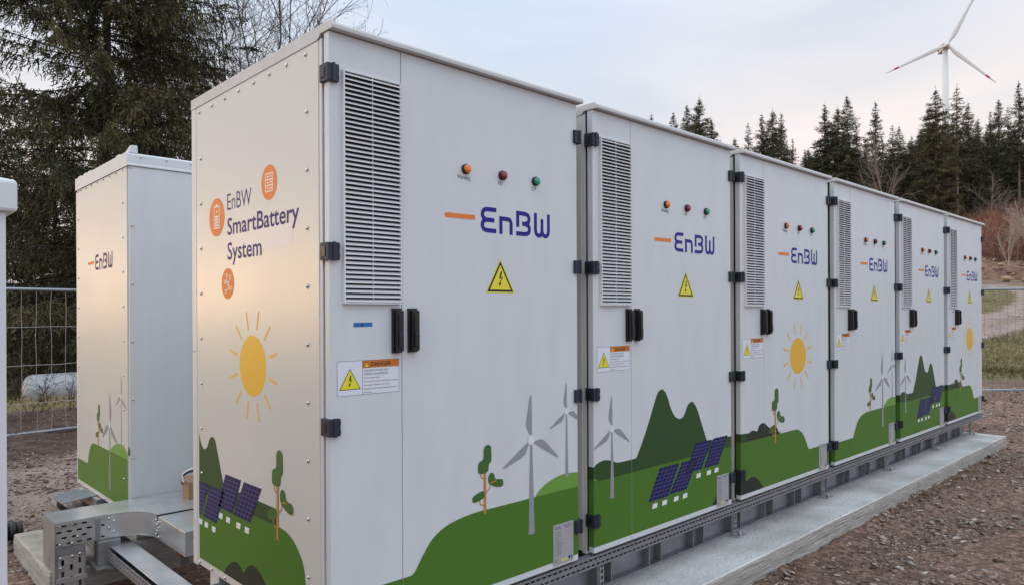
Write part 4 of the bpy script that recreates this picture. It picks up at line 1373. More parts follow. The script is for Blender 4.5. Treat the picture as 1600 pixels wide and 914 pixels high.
# ------------------------------------------------------------------ vegetation
def cards(cent, direc, length, width, r):
    """quads: centre, long axis (unit), length, width, random roll"""
    n = len(cent)
    rv = r.normal(size=(n, 3)); side = np.cross(direc, rv); side /= np.linalg.norm(side, axis=1, keepdims=True) + 1e-9
    l = (direc * (length / 2)[:, None]); w = side * (width / 2)[:, None]
    V = np.stack([cent - l - w * .7, cent - l + w * .7, cent + l + w * .35, cent + l - w * .35], 1).reshape(-1, 3)
    F = np.arange(4 * n).reshape(n, 4)
    return V, F

def tubes_np(segs, sides=4):
    """segs: list of (p0, p1, r0, r1)"""
    P0 = np.array([s_[0] for s_ in segs]); P1 = np.array([s_[1] for s_ in segs])
    R0 = np.array([s_[2] for s_ in segs]); R1 = np.array([s_[3] for s_ in segs])
    d = P1 - P0; d /= np.linalg.norm(d, axis=1, keepdims=True) + 1e-9
    ref = np.where(np.abs(d[:, 2:3]) < .9, np.array([[0, 0, 1.]]), np.array([[1., 0, 0]]))
    a = np.cross(d, ref); a /= np.linalg.norm(a, axis=1, keepdims=True); b = np.cross(d, a)
    n = len(segs)
    V = np.zeros((n, 2 * sides, 3))
    for k in range(sides):
        t_ = 2 * math.pi * k / sides
        o = a * math.cos(t_) + b * math.sin(t_)
        V[:, k] = P0 + o * R0[:, None]; V[:, sides + k] = P1 + o * R1[:, None]
    base = (np.arange(n) * 2 * sides)[:, None]
    F = np.concatenate([base + np.array([[k, (k + 1) % sides, sides + (k + 1) % sides, sides + k]]) for k in range(sides)], 0)
    return V.reshape(-1, 3), F

def join(parts):
    Vs = []; Fs = []; o = 0
    for V, F in parts:
        Vs.append(V); Fs.append(F + o); o += len(V)
    return np.concatenate(Vs), np.concatenate(Fs)

def near_spruce(seed, Ht, Rad, dens=1.0, zlow=.6, detail_top=12.0):
    """Norway spruce with comb-like hanging twigs"""
    r = np.random.default_rng(seed)
    segs = []
    nz = 14
    for i in range(nz):
        z0, z1 = Ht * i / nz, Ht * (i + 1) / nz
        segs.append(((0, 0, z0), (0, 0, z1), .12 * (1 - z0 / Ht) + .01, .12 * (1 - z1 / Ht) + .01))
    C_, D_, Ln, Wd, T_ = [], [], [], [], []
    z = zlow
    bsegs = []
    while z < Ht - .3:
        fine = z < detail_top
        nb = int(r.integers(6, 10)) if fine else 4
        for b in range(nb):
            a = r.uniform(0, 2 * math.pi)
            Lb = Rad * (1 - z / Ht) ** .75 * r.uniform(.62, 1.12)
            if Lb < .25: Lb = .25
            zz = z + r.uniform(-.15, .15)
            droop = r.uniform(.15, .55) * (1 - z / Ht * .6)
            ns = 9
            pts = []
            wob = r.uniform(-.25, .25)
            for q in range(ns + 1):
                t_ = q / ns
                rr_ = Lb * t_
                aa = a + wob * t_
                pts.append(np.array([math.cos(aa) * rr_, math.sin(aa) * rr_, zz + Lb * (.10 * t_ - droop * 1.6 * t_ * t_ + droop * 1.05 * t_ ** 3.2)]))
            for q in range(ns):
                bsegs.append((pts[q], pts[q + 1], .018 * (1 - q / ns) * min(1, Lb / 2) + .004, .018 * (1 - (q + 1) / ns) * min(1, Lb / 2) + .004))
            tone0 = r.uniform(.65, 1.35)
            hue = r.uniform(0, 1)
            ntw = int((Lb * (15 if fine else 4.0) * dens)) + 3
            for k in range(ntw):
                t_ = r.uniform(.05, 1.0) ** .85
                q = min(ns - 1, int(t_ * ns)); f_ = t_ * ns - q
                p = pts[q] * (1 - f_) + pts[q + 1] * f_
                out_d = (pts[q + 1] - pts[q]); out_d /= np.linalg.norm(out_d)
                sidev = np.array([-math.sin(a), math.cos(a), 0]) * (1 if r.random() < .5 else -1)
                hang = r.uniform(.15, 1.0)
                d = sidev * r.uniform(.2, 1.0) * (1 - .45 * hang) + out_d * r.uniform(.15, .7) + np.array([0, 0, -1]) * hang
                if t_ > .9: d = out_d + r.normal(size=3) * .25
                d /= np.linalg.norm(d)
                lt = r.uniform(.22, .62) * (1.15 - .45 * t_) * (1.0 if fine else 1.3)
                step = .040 if fine else .12
                m_ = max(3, int(lt / step))
                s_ = (np.arange(m_) + r.random(m_)) / m_
                sag = np.array([0, 0, -1.]) * (s_ ** 2)[:, None] * lt * .35
                c_ = p + d * (s_ * lt)[:, None] + sag + r.normal(size=(m_, 3)) * .018
                dd = d + np.array([0, 0, -.5]) * s_[:, None] + r.normal(size=(m_, 3)) * .55
                dd /= np.linalg.norm(dd, axis=1, keepdims=True)
                C_.append(c_); D_.append(dd)
                Ln.append(r.uniform(.075, .15, m_) * (1 if fine else 2.4)); Wd.append(r.uniform(.022, .048, m_) * (1 if fine else 2.4))
                base = np.array([.046, .050, .022]) * (1 - hue) + np.array([.076, .062, .029]) * hue
                tn = base * tone0 * r.uniform(.6, 1.5)
                tips = np.where(s_[:, None] > .75, 1.35, 1.0)
                T_.append(np.tile(tn, (m_, 1)) * tips)
        z += r.uniform(.22, .40) if fine else .55
    C_ = np.concatenate(C_); D_ = np.concatenate(D_); Ln = np.concatenate(Ln); Wd = np.concatenate(Wd); T_ = np.concatenate(T_)
    V, F = cards(C_, D_, Ln, Wd, r)
    crown = npmesh('crown', V, F, [NEEDLE], T_)
    V, F = join([tubes_np(segs, 10), tubes_np(bsegs, 4)])
    trunk = npmesh('trunk', V, F, [BARK])
    # cones hanging near the outer branches
    return crown, trunk

def conifer(seed, Ht, Rad, bare, thin=1.0, brown=0.0, prof=.30):
    r = np.random.default_rng(seed)
    segs = [((0, 0, Ht * i / 6), (0, 0, Ht * (i + 1) / 6), .24 * (1 - i / 6.05) + .01, .24 * (1 - (i + 1) / 6.05) + .01) for i in range(6)]
    C_, D_, Ln, Wd, T_ = [], [], [], [], []
    z = Ht * .06
    while z < Ht - .15:
        f = z / Ht
        dead = f < bare
        nb = int(r.integers(2, 5)) if dead else max(3, int(r.integers(5, 9) * thin))
        for b in range(nb):
            a = r.uniform(0, 2 * math.pi)
            Lb = min(Rad * r.uniform(.75, 1.12), prof * (Ht - z) * r.uniform(.70, 1.2) + .10)
            if dead: Lb *= r.uniform(.25, .7)
            dz = r.uniform(-.50, -.05) if f < .75 else r.uniform(-.25, .35)
            d = np.array([math.cos(a), math.sin(a), dz]); d /= np.linalg.norm(d)
            p1 = np.array([0, 0, z]) + d * Lb
            segs.append(((0, 0, z), p1, .022, .008))
            if dead and r.random() < .75: continue
            m_ = max(3, int(Lb * (17 if not dead else 5) * thin)) + 3
            s_ = r.uniform(.10, 1.0, m_)
            c_ = np.array([0, 0, z]) + d * (s_ * Lb)[:, None] + r.normal(size=(m_, 3)) * (np.array([.17, .17, .13]) * min(1.0, .25 + Lb * .45)) + np.array([0, 0, .12]) * (s_ ** 3)[:, None]
            dd = d * .8 + r.normal(size=(m_, 3)) * .55 + np.array([0, 0, -.45]); dd /= np.linalg.norm(dd, axis=1, keepdims=True)
            C_.append(c_); D_.append(dd); Ln.append(r.uniform(.24, .52, m_) * min(1, .5 + Lb * .3)); Wd.append(r.uniform(.06, .15, m_) * min(1, .5 + Lb * .3))
            g = np.array([.048, .054, .026]); bw = np.array([.115, .088, .042])
            mixf = np.clip(brown + r.normal() * .22, 0, 1)
            T_.append(np.tile((g * (1 - mixf) + bw * mixf) * r.uniform(.55, 1.5), (m_, 1)) * r.uniform(.75, 1.3, (m_, 1)))
        z += r.uniform(.24, .44)
    # leader
    m_ = 10
    C_.append(np.stack([r.normal(size=m_) * .03, r.normal(size=m_) * .03, Ht + r.uniform(-1.0, .35, m_)], 1)); dd = np.tile([0, 0, 1.], (m_, 1)) + r.normal(size=(m_, 3)) * .2
    D_.append(dd); Ln.append(np.full(m_, .35)); Wd.append(np.full(m_, .05)); T_.append(np.tile([.03, .035, .02], (m_, 1)))
    C_ = np.concatenate(C_); D_ = np.concatenate(D_); Ln = np.concatenate(Ln); Wd = np.concatenate(Wd); T_ = np.concatenate(T_)
    V, F = cards(C_, D_, Ln, Wd, r)
    crown = npmesh('crown', V, F, [NEEDLE], T_)
    V, F = tubes_np(segs, 5)
    trunk = npmesh('trunk', V, F, [BARKP])
    return crown, trunk

def bare_tree(seed, Ht, spread, leafn, depth=5, r0=.11, leafc=(.085, .060, .040), leaf=.05, bark=BIRCHB, nbp=.80, upw=.35):
    r = np.random.default_rng(seed)
    segs = []; tips = []
    def grow(p, d, L_, rad_, lev):
        ns = 4
        for i in range(ns):
            d = d + r.normal(size=3) * (.07 + .035 * lev) + np.array([0, 0, upw * .12])
            d /= np.linalg.norm(d)
            q = p + d * L_ / ns
            segs.append((p, q, rad_ * (1 - .22 * i / ns), rad_ * (1 - .22 * (i + 1) / ns)))
            p = q
            if lev >= 2: tips.append((p, d, lev))
            nb = (1 if lev == 0 and i < 1 else 2) if lev < depth else 0
            if lev == 0 and i == 0: nb = 0
            for _ in range(nb):
                if r.random() < nbp:
                    v = r.normal(size=3); v -= d * (v @ d); v /= np.linalg.norm(v)
                    nd = d * .78 + v * spread * r.uniform(.6, 1.2) + np.array([0, 0, upw]); nd /= np.linalg.norm(nd)
                    grow(p, nd, L_ * r.uniform(.42, .66), rad_ * r.uniform(.36, .55), lev + 1)
        if lev < depth: grow(p, d, L_ * .6, rad_ * .7, lev + 1)
    grow(np.zeros(3), np.array([r.normal() * .05, r.normal() * .05, 1.]), Ht * .50, r0, 0)
    segs_ = [(a, b, max(c, .0035), max(e_, .003)) for a, b, c, e_ in segs]
    V, F = tubes_np(segs_, 4)
    trunk = npmesh('trunk', V, F, [bark])
    crown = None
    if leafn:
        idx = r.integers(0, len(tips), leafn)
        P = np.array([tips[i][0] for i in idx]) + r.normal(size=(leafn, 3)) * .12
        D = r.normal(size=(leafn, 3)); D /= np.linalg.norm(D, axis=1, keepdims=True)
        V, F = cards(P, D, r.uniform(.6, 1.3, leafn) * leaf, r.uniform(.5, 1.0, leafn) * leaf * .8, r)
        crown = npmesh('leaves', V, F, [LEAFM], np.array(leafc) * r.uniform(.5, 1.6, (leafn, 1)))
    return crown, trunk

def plant_tree(name, label, cat, loc, crown, trunk, scale=1.0, rz=0.0, group=None, crown_name='crown'):
    t = thing(name, label, cat, loc, group)
    t.rotation_euler = (0, 0, rz)
    t.scale = (scale,) * 3 if not hasattr(scale, '__len__') else scale
    link('trunk', trunk, t)
    if crown: link(crown_name, crown, t)
    return t

# spruces close to the yard, behind the left fence
c_, t_ = near_spruce(1, 24.0, 4.5, 1.25)
plant_tree('spruce_tree', 'huge dark spruce with hanging twigs towering over the back cabinet', 'tree', (3.7, 17.0, float(H(3.7, 17.0))), c_, t_, 1.0, .4)
c2_, t2_ = near_spruce(7, 10.0, 4.6, .95)
plant_tree('spruce_tree', 'dark spruce at the left edge, standing behind the huge one', 'tree', (1.6, 23.0, float(H(1.6, 23.0))), c2_, t2_, 1.0, 1.2)
plant_tree('spruce_tree', 'narrow dark spruce beside the huge one, its tips against the bare birches', 'tree', (5.9, 20.2, float(H(5.9, 20.2))), c_, t_, (.60, .60, .92), 2.3)
plant_tree('spruce_tree', 'shaded spruce close behind the white tank', 'tree', (4.6, 27.0, float(H(4.6, 27.0))), c2_, t2_, .95, 2.9)
plant_tree('spruce_tree', 'shaded spruce filling the gap right of the tank, left of the back cabinet', 'tree', (7.6, 26.0, float(H(7.6, 26.0))), c2_, t2_, .85, 4.2)

# bare birches behind the cabinets
bt = [bare_tree(31, 13.5, .72, 2300, 4, .055, upw=.18, nbp=.62, leaf=.045, leafc=(.12, .07, .045)), bare_tree(32, 13.5, .7, 2200, 4, .05, upw=.2, nbp=.6, leaf=.045, leafc=(.12, .07, .045)), bare_tree(37, 14, .8, 2500, 4, .055, upw=.16, nbp=.62, leaf=.045, leafc=(.14, .07, .04))]
for i, (x, y, s_, rz, v) in enumerate([(8.4, 19.6, 1.0, .3, 0), (10.2, 20.4, 1.05, 2.1, 1), (12.9, 20.4, .98, 4.0, 2), (9.6, 22.5, 1.0, 5.0, 2)]):
    lab = ['bare birch with few dry leaves, nearest the spruces', 'slender bare birch directly above the lettered end panel', 'bare birch farthest right, its twigs ending against open sky', 'bare birch standing farther back between the other birches'][i]
    plant_tree('birch_tree', lab, 'tree', (x, y, G0), bt[v][0], bt[v][1], s_, rz, None, 'leaves')

# hillside forest
FT = [(107.1, 74.2, 21.6), (101.4, 65.8, 20.4), (101.3, 63.1, 21.1), (97.5, 58.5, 21.5), (106.0, 61.4, 18.3), (103.0, 53.2, 17.2), (100.7, 49.8, 18.2), (100.0, 47.7, 18.7), (104.8, 48.7, 18.5), (115.8, 52.0, 14.8), (107.4, 46.2, 12.9), (104.6, 42.0, 19.5), (104.9, 40.3, 19.0), (103.8, 38.5, 20.5), (118.3, 42.7, 16.7), (124.6, 43.6, 14.7), (108.9, 36.5, 19.8), (117.1, 36.9, 16.7), (122.2, 37.6, 16.5), (135.6, 39.9, 15.1), (131.4, 37.1, 15.7), (121.2, 33.0, 19.4), (110.7, 29.2, 21.4), (125.2, 32.0, 18.0), (117.4, 28.3, 22.0), (123.2, 28.3, 19.8), (144.0, 31.9, 18.0), (137.3, 28.6, 19.1), (146.6, 29.4, 21.4), (153.8, 29.5, 20.5), (128.7, 23.0, 22.9), (135.4, 22.1, 22.0), (146.9, 22.2, 21.5), (155.8, 34.5, 14.8), (166.1, 31.5, 14.8), (137.4, 45.2, 13.7), (123.6, 51.4, 14.0), (118.0, 63.8, 15.0), (121.0, 67.8, 13.6)]
cv = [conifer(101, 20, 2.9, .16), conifer(102, 20, 2.3, .42, .95, .2, .26), conifer(103, 20, 3.6, .12, 1.1, .2, .40), conifer(104, 20, 1.9, .36, .8, .1, .22), conifer(105, 20, 2.7, .45, .8, .45, .30), conifer(106, 20, 3.3, .1, 1.05, .5, .34)]
SPECIAL = {3: 'broad spruce standing alone above the second cabinet roof', 5: 'thin sparse conifer left of the clump above the second cabinet', 13: 'tall narrow spruce, highest of the group above the third cabinet',
           16: 'spruce with open sky on both sides, between two forest groups', 22: 'broad brownish spruce just left of the wind turbine tower', 24: 'spruce with pale trunk just right of the wind turbine tower', 30: 'tall spruce nearest the right edge of the photo', 0: 'small far spruce tip just above the first cabinet roof end'}
VAR = {3: 2, 5: 3, 13: 0, 16: 1, 22: 5, 24: 4, 30: 1, 0: 0}
r_ = random.Random(8)
for i, (x, y, h) in enumerate(FT):
    v = VAR.get(i, r_.choice([0, 0, 1, 2, 3, 4, 5]))
    lab = SPECIAL.get(i, 'dark conifer among its like in the hillside forest behind the cabinets')
    k = h / 20.0
    plant_tree('conifer_tree', lab, 'tree', (x, y, float(H(x, y)) - .2), cv[v][0], cv[v][1], (k * r_.uniform(1.0, 1.2), k * r_.uniform(1.0, 1.2), k), r_.uniform(0, 6.28),
               None if i in SPECIAL else 'conifers of the hillside forest')
# deeper rows that close the forest
for i in range(70):
    az = rad(r_.uniform(56, 84) if i < 40 else r_.uniform(66, 84)); d = r_.uniform(120, 190)
    x, y = CAM.x + d * math.sin(az), CAM.y + d * math.cos(az)
    h = r_.uniform(10, 13.5) if math.degrees(az) < 72 else r_.uniform(13, 17.5)
    v = r_.choice([0, 1, 2, 4, 5])
    plant_tree('conifer_tree', 'dark conifer deep in the forest behind the front trees', 'tree', (x, y, float(H(x, y)) - .2), cv[v][0], cv[v][1], (h / 20 * 1.35, h / 20 * 1.35, h / 20), r_.uniform(0, 6.28), 'deep forest conifers')
# bare deciduous trees on the slope
bh = bare_tree(61, 13, .75, 0, 3, .13, bark=BARKP, upw=.15)
for x, y, s_, lab in ((100.7, 31.9, 1.15, 'pale bare tree standing in front of the dark conifers'), (113, 22.5, .75, 'small bare tree at the forest foot near the right edge')):
    plant_tree('bare_tree', lab, 'tree', (x, y, float(H(x, y))), None, bh[1], s_, s_ * 3)

def shrub(seed, Ht, col, nst=46, wid=1.6, thick=.02, leafn=0):
    r = np.random.default_rng(seed)
    segs = []
    for i in range(nst):
        a = r.uniform(0, 2 * math.pi); b0 = r.uniform(0, wid * .5)
        p = np.array([math.cos(a) * b0, math.sin(a) * b0, 0.]); d = np.array([math.cos(a) * .35, math.sin(a) * .35, 1.]) + r.normal(size=3) * .2
        h = Ht * r.uniform(.45, 1.0)
        for q in range(5):
            d = d / np.linalg.norm(d); p2 = p + d * h / 5
            segs.append((p, p2, thick * (1 - q / 6), thick * (1 - (q + 1) / 6)))
            for _ in range(3 if q else 0):
                d2 = d + r.normal(size=3) * .6; d2 /= np.linalg.norm(d2)
                p3 = p2 + d2 * h * r.uniform(.10, .26)
                segs.append((p2, p3, thick * .6, thick * .3))
                d3 = d2 + r.normal(size=3) * .6; d3 /= np.linalg.norm(d3)
                segs.append((p2 * .4 + p3 * .6, p2 * .4 + p3 * .6 + d3 * h * .12, thick * .45, thick * .2))
            d = d + r.normal(size=3) * .18; p = p2
    V, F = tubes_np(segs, 3)
    n = len(segs)
    tone = np.tile(np.array(col) * r.uniform(.55, 1.5, (n, 1)), (3, 1))
    if leafn:
        idx = r.integers(0, n, leafn)
        P = np.array([segs[i][1] for i in idx]) + r.normal(size=(leafn, 3)) * .06
        D = r.normal(size=(leafn, 3)); D /= np.linalg.norm(D, axis=1, keepdims=True)
        V2, F2 = cards(P, D, np.full(leafn, .16), np.full(leafn, .09), r)
        V, F = join([(V, F), (V2, F2)])
        tone = np.concatenate([tone, np.array((.30, .11, .06)) * r.uniform(.5, 1.5, (leafn, 1))])
    return npmesh('shrub', V, F, [TWIGM], tone)
sv = [shrub(201, 4.2, (.33, .150, .10), 46, 2.6, .026, 450), shrub(202, 3.4, (.28, .135, .10), 46, 2.8, .026, 300), shrub(203, 5.2, (.29, .185, .14), 26, 2.0, .030, 150)]
for i in range(110):
    az = rad(r_.uniform(76.0, 83.5)); d = r_.uniform(88, 138)
    x, y = CAM.x + d * math.sin(az), CAM.y + d * math.cos(az)
    o = link('shrub', sv[i % 3], None, (x, y, float(H(x, y)) - .1))
    o.rotation_euler = (0, 0, r_.uniform(0, 6)); o.scale = (r_.uniform(.8, 1.25),) * 3
    tag(o, 'bare reddish brown shrub in the thicket on the slope below the forest', 'shrub', 'reddish shrubs of the slope thicket')
# saplings with pale stems in the thicket
sap = bare_tree(71, 8, .45, 250, 3, .085, (.20, .08, .045), .12, mat('sapling_bark', (.42, .36, .31), .9))
for i in range(9):
    az = rad(78.6 + i * .5 + r_.uniform(-.2, .2)); d = r_.uniform(80, 92)
    x, y = CAM.x + d * math.sin(az), CAM.y + d * math.cos(az)
    plant_tree('sapling', 'thin pale-stemmed sapling at the front of the reddish thicket', 'tree', (x, y, float(H(x, y)) - .1), sap[0], sap[1], r_.uniform(.7, 1.0), r_.uniform(0, 6), 'saplings at the thicket edge', 'leaves')

# brambles in front of the tank
for i, (x, y, s_) in enumerate([(.85, 9.7, .9), (1.5, 10.3, .75), (2.0, 10.6, 1.0), (.35, 9.5, 1.0)]):
    me = shrub(300 + i, 1.25, (.11, .078, .06), 9, .25, .006)
    o = link('bramble', me, None, (x, y, G0 + .05)); o.scale = (s_ * 1.2, s_ * 1.2, s_ * .72)
    tag(o, ['leafless bramble in the middle, before the end of the white tank', 'leafless bramble before the tank support', 'leafless bramble nearest the back cabinet, before the tank', 'dense leafless bramble nearest the left kiosk'][i], 'shrub')

# ------------------------------------------------------------------ wind turbine
def wind_turbine():
    bx, by = 450.5, 119.3
    g = float(H(bx, by)); hz = 148.3 - g
    t = thing('wind_turbine', 'tall white wind turbine with red blade bands above the forest', 'wind turbine', (bx, by, g))
    mb = MB()
    mb.tube([(0, 0, -3), (0, 0, hz * .5), (0, 0, hz - 1.2)], [2.6, 1.9, 1.35], 24, TURBW)
    link('tower', mb.mesh('tower', True), t)
    view = Vector((CAM.x - bx, CAM.y - by, 0)).normalized()
    # the rotor looks away to the right of the viewer
    ax = (view * .96 + Vector((view.y, -view.x, 0)) * -.28).normalized()
    ax = Vector((ax.x, ax.y, 0)).normalized()
    side = Vector((0, 0, 1)).cross(ax)
    head = Vector((0, 0, hz))
    mb = MB()
    def hb(a0, a1, s0, z0, z1, m_, g2=1.0):
        vs = []
        for a_, k in ((a0, 1), (a1, g2)):
            for s_, z_ in ((-s0, z0), (s0, z0), (s0, z1), (-s0, z1)):
                vs.append(head + ax * a_ + side * (s_ * k) + Vector((0, 0, z_ * (k if z_ < 0 else k))))
        mb.add(vs, [(0, 1, 2, 3), (7, 6, 5, 4), (0, 4, 5, 1), (1, 5, 6, 2), (2, 6, 7, 3), (3, 7, 4, 0)], m_)
    hb(-7.2, 2.0, 1.9, .9, 2.4, TURBW, .9)
    hb(-7.22, 2.02, 1.95, -.4, .9, TURBR, .9)
    hb(-7.2, 2.0, 1.9, -1.7, -.4, TURBW, .9)
    hb(-6.6, -4.6, 1.3, 2.4, 3.4, TURBW)
    link('nacelle', mb.mesh('nacelle'), t, bevel=.25)
    hub = head + ax * 3.2
    mb = MB(); mb.tube([hub - ax * 1.15, hub, hub + ax * .9, hub + ax * 1.6], [1.4, 1.5, 1.0, .25], 18, TURBW)
    link('hub', mb.mesh('hub', True), t)
    R_ = 33.5
    for ang in (28, 134, 247):
        # measured clockwise from straight up as the viewer sees it
        a_ = rad(ang)
        scr = Vector((-view.y, view.x, 0))
        sv_ = side if side.dot(scr) > 0 else -side
        d = Vector((0, 0, 1)) * math.cos(a_) + sv_ * math.sin(a_)
        ch = d.cross(ax)
        mb = MB()
        sect = [(0, .75, .75), (.05, .72, .72), (.12, 1.15, .45), (.22, 1.30, .32), (.4, 1.0, .22), (.6, .74, .15), (.78, .60, .11), (.8601, .48, .09), (.93, .36, .07), (.985, .20, .04), (1.0, .06, .02)]
        rings = []
        for (f, c_, th) in sect:
            cen = hub + d * (1.0 + f * (R_ - 1.0)) + ch * (c_ * .28 if f > .06 else 0)
            rings.append([cen + ch * (c_ * math.cos(2 * math.pi * k / 10)) + ax * (th * math.sin(2 * math.pi * k / 10)) for k in range(10)])
        vs = [p for r__ in rings for p in r__]
        mb.add(vs, [], TURBW)
        for i in range(len(rings) - 1):
            red = .78 <= sect[i][0] < .86
            for k in range(10):
                mb.f.append((i * 10 + k, (i + 1) * 10 + k, (i + 1) * 10 + (k + 1) % 10, i * 10 + (k + 1) % 10)); mb.m.append(mb.mi(TURBR if red else TURBW))
        link('blade', mb.mesh('blade', True), t)
wind_turbine()

# ------------------------------------------------------------------ dirt mound and boulders by the track
def rock_mesh(seed, sx, sy, sz):
    bm = bmesh.new(); bmesh.ops.create_icosphere(bm, subdivisions=2, radius=1)
    r = random.Random(seed)
    pl = [(Vector((r.gauss(0, 1), r.gauss(0, 1), r.gauss(0, 1))).normalized(), r.uniform(.55, .9)) for _ in range(9)]
    for v in bm.verts:
        for n_, d_ in pl:
            k = v.co.dot(n_)
            if k > d_: v.co -= n_ * (k - d_)
        v.co = Vector((v.co.x * sx, v.co.y * sy, v.co.z * sz))
    me = bpy.data.meshes.new('boulder'); bm.to_mesh(me); bm.free(); me.materials.append(ROCK)
    return me
def stones(name, label, pts, sizes, seed, cols, zoff=None):
    r = np.random.default_rng(seed)
    n = len(pts)
    base = np.array([(1, 0, 0), (0, 1, 0), (-1, 0, 0), (0, -1, 0), (0, 0, 1), (0, 0, -1)], float)
    tri = np.array([(0, 1, 4), (1, 2, 4), (2, 3, 4), (3, 0, 4), (1, 0, 5), (2, 1, 5), (3, 2, 5), (0, 3, 5)])
    V = base[None] * r.uniform(.55, 1.3, (n, 6, 1)) + r.normal(size=(n, 6, 3)) * .16
    V *= np.stack([r.uniform(.7, 1.35, n), r.uniform(.5, 1.0, n), r.uniform(.12, .34, n)], 1)[:, None, :]
    a = r.uniform(0, 6.28, n); tl = r.normal(size=n) * .35
    c_, s_ = np.cos(tl)[:, None], np.sin(tl)[:, None]
    V = np.stack([V[..., 0] * c_ - V[..., 2] * s_, V[..., 1], V[..., 0] * s_ + V[..., 2] * c_], -1)
    c_, s_ = np.cos(a)[:, None], np.sin(a)[:, None]
    V = np.stack([V[..., 0] * c_ - V[..., 1] * s_, V[..., 0] * s_ + V[..., 1] * c_, V[..., 2]], -1)
    V = V * sizes[:, None, None] + pts[:, None, :]
    F = (np.arange(n) * 6)[:, None, None] + tri[None]
    cols = np.array(cols)
    col = cols[r.integers(0, len(cols), n)] * r.uniform(.6, 1.35, (n, 1))
    me = npmesh(name, V.reshape(-1, 3), F.reshape(-1, 3), [STONEM], np.repeat(col, 8, 0))
    o = link(name, me); tag(o, label, 'gravel', kind='stuff')

def mound():
    m_ = mat('heap_soil', (.33, .195, .125), .95, var=.6, vscale=1.6, bump=1.0, bscale=2.5, col2=(.06, .04, .03))
    n = 70; k = 34
    x0, y0 = 82.0, 12.5
    V = []; F = []
    for i in range(n):
        for j in range(k):
            u = i / (n - 1); v = j / (k - 1)
            px = x0 + (v - .5) * 9 + (u - .5) * 6; py = y0 + (.5 - u) * 22
            hh = math.sin(math.pi * v) ** .8 * min(1, 6 * u, 6 * (1 - u)) * (1.5 + 1.1 * float(vnoise(px, py, 3.0, 21)))
            hh += (float(vnoise(px, py, .9, 22)) - .5) * .55 * math.sin(math.pi * v)
            V.append((px, py, float(H(px, py)) - .15 + max(hh, -.1)))
    for i in range(n - 1):
        for j in range(k - 1):
            a = i * k + j; F.append((a, a + 1, a + k + 1, a + k))
    me = bpy.data.meshes.new('soil_heap'); me.from_pydata(V, [], F); me.materials.append(m_)
    o = link('soil_heap', me)
    r = np.random.default_rng(9)
    A = np.array(V); pick = r.integers(0, len(A), 900)
    P = A[pick] + r.normal(size=(900, 3)) * np.array([.3, .3, .05])
    stones('heap_rubble', 'clods, roots and stones littering the brown soil heap', P, np.exp(r.normal(-1.9, .5, 900)), 12, [(.38, .22, .14), (.28, .155, .10), (.14, .085, .06), (.50, .40, .30)])
    tag(o, 'long heap of brown soil between the track and the thicket', 'soil heap')
mound()
for i, (x, y, s_, lab) in enumerate([(73.0, 13.2, 1.0, 'pale boulder lying at the left foot of the soil heap'), (74.6, 11.9, 1.15, 'largest yellowish boulder at the foot of the soil heap'), (78.0, 14.6, .6, 'small boulder high on the soil heap')]):
    o = link('boulder', rock_mesh(50 + i, .75 * s_, .5 * s_, .33 * s_), None, (x, y, float(H(x, y)) + .2 + (1.2 if i == 2 else 0)))
    tag(o, lab, 'boulder')

# ------------------------------------------------------------------ loose stones and grass
def scatter_view(n, az0, az1, d0, d1, r, power=1.0):
    az = np.radians(r.uniform(az0, az1, n))
    d = d0 * (d1 / d0) ** (r.random(n) ** power)
    return CAM.x + d * np.sin(az), CAM.y + d * np.cos(az)
r2 = np.random.default_rng(77)
gcols = [(.20, .125, .095), (.26, .18, .145), (.32, .24, .20), (.36, .285, .245), (.40, .33, .29), (.46, .40, .36), (.17, .105, .08)]
X, Y = scatter_view(70000, 48, 86, 2.6, 17, r2, .85)
k = ~((X > -.36) & (X < 8.11) & (Y > -.205) & (Y < 3.4)) & (Y < 2.5)
X, Y = X[k], Y[k]
clump = vnoise(X, Y, .55, 33) * .7 + vnoise(X, Y, .17, 34) * .3
k = r2.random(len(X)) < np.clip((clump - .30) * 3.2, .12, 1)
X, Y = X[k], Y[k]; clump = clump[k]
dist = np.hypot(X - CAM.x, Y - CAM.y)
sz = np.exp(r2.normal(-4.85, .56, len(X))) * (1 + .05 * dist)
sz = np.clip(sz, .004, .042)
Z = H(X, Y) + (vnoise(X, Y, 0.9, 1) - .5) * .05 + (vnoise(X, Y, .25, 2) - .5) * .02 + sz * .12
rubw = sm(9.6, 10.6, X) * (1 - sm(13.3, 14.2, X))
Z = Z + rubw * (.03 + vnoise(X, Y, .4, 5) * .10)
Z = Z + (Y < -.19) * np.exp(np.minimum(0, (Y + .2) / .10)) * .03 * vnoise(X, Y, .35, 61) + .035 * np.sin(((X - 2) * .35 + (Y + 3) * .94) * 3.3) * np.clip(1 - dist / 60, 0, 1) * (Y < -.45)
stones('gravel_stones', 'loose reddish brown and grey stones scattered over the yard beside the slab', np.stack([X, Y, Z], 1), sz, 5, gcols)
X, Y = scatter_view(14000, 6, 26, 5.0, 12.5, r2)
k = ~((X > -.36) & (Y < 3.45)) & (X < 3)
X, Y = X[k], Y[k]
sz = np.clip(np.exp(r2.normal(-4.45, .5, len(X))), .005, .045)
Z = H(X, Y) + sz * .1
az = np.degrees(np.arctan2(X - CAM.x, Y - CAM.y))
Z = Z + sm(6.8, 8.8, Y) * (1 - sm(9.5, 11.5, Y)) * (.10 + (vnoise(X, Y, .5, 8) - .5) * .16) + ((vnoise(X, Y, 0.9, 1) - .5) * .05 + (vnoise(X, Y, .25, 2) - .5) * .02)
dk = Y > 6.6
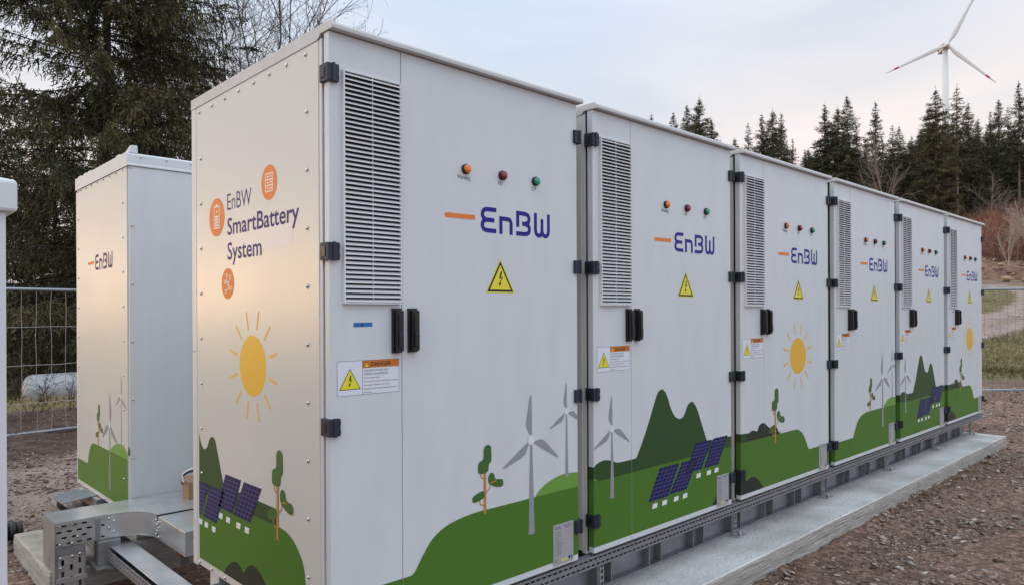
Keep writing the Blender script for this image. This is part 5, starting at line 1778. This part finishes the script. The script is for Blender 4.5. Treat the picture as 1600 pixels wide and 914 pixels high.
stones('gravel_stones', 'grey stones on the gravel left of the back cabinet and under the fence', np.stack([X, Y, Z], 1), sz, 6, [(.27, .215, .19), (.34, .29, .26), (.18, .132, .11), (.13, .088, .070)])
# crumbs of mortar and dust on the slab
X = r2.uniform(0.3, 8.0, 520); Y = -.185 + .3 * r2.random(520) ** 2.4
sz = np.clip(np.exp(r2.normal(-6.0, .5, 520)), .001, .009)
stones('slab_crumbs', 'tiny crumbs of grit lying on the concrete slab edge', np.stack([X, Y, np.full(520, -.2495)], 1), sz, 8, [(.20, .16, .14), (.12, .09, .08), (.34, .32, .30)])

def grass(name, label, az0, az1, d0, d1, n, seed, lo, hi, cols, zone=True):
    r = np.random.default_rng(seed)
    X, Y = scatter_view(n, az0, az1, d0, d1, r)
    g, dd, ro = ground_zone(X, Y)
    k = r.random(n) < g * (1 - ro) * np.clip(.25 + 1.2 * vnoise(X, Y, .9, 44), 0, 1)
    X, Y = X[k], Y[k]; n = len(X)
    Z = H(X, Y)
    h = r.uniform(lo, hi, n) * (.6 + .8 * vnoise(X, Y, 1.4, 45))
    D = np.stack([r.normal(size=n) * .55, r.normal(size=n) * .55, np.ones(n)], 1); D /= np.linalg.norm(D, axis=1, keepdims=True)
    P = np.stack([X, Y, Z], 1) + D * (h / 2)[:, None]
    V, F = cards(P, D, h, h * .16, r)
    cols = np.array(cols)
    pick = np.clip((vnoise(X, Y, 2.2, 46) * len(cols) + r.normal(size=n) * .7), 0, len(cols) - 1).astype(int)
    me = npmesh(name, V, F, [GRASSM], cols[pick] * r.uniform(.6, 1.35, (n, 1)))
    o = link(name, me); tag(o, label, 'grass', kind='stuff')
grass('grass', 'yellowish green rough grass on the slope beyond the right fence', 74, 86, 15, 60, 30000, 3, .04, .13, [(.075, .075, .027), (.125, .115, .042), (.20, .165, .068), (.30, .235, .12)])
grass('grass', 'straw coloured grass around the white tank', 5, 24, 10.5, 24, 9000, 4, .06, .15, [(.17, .15, .055), (.30, .25, .10), (.40, .33, .15)])
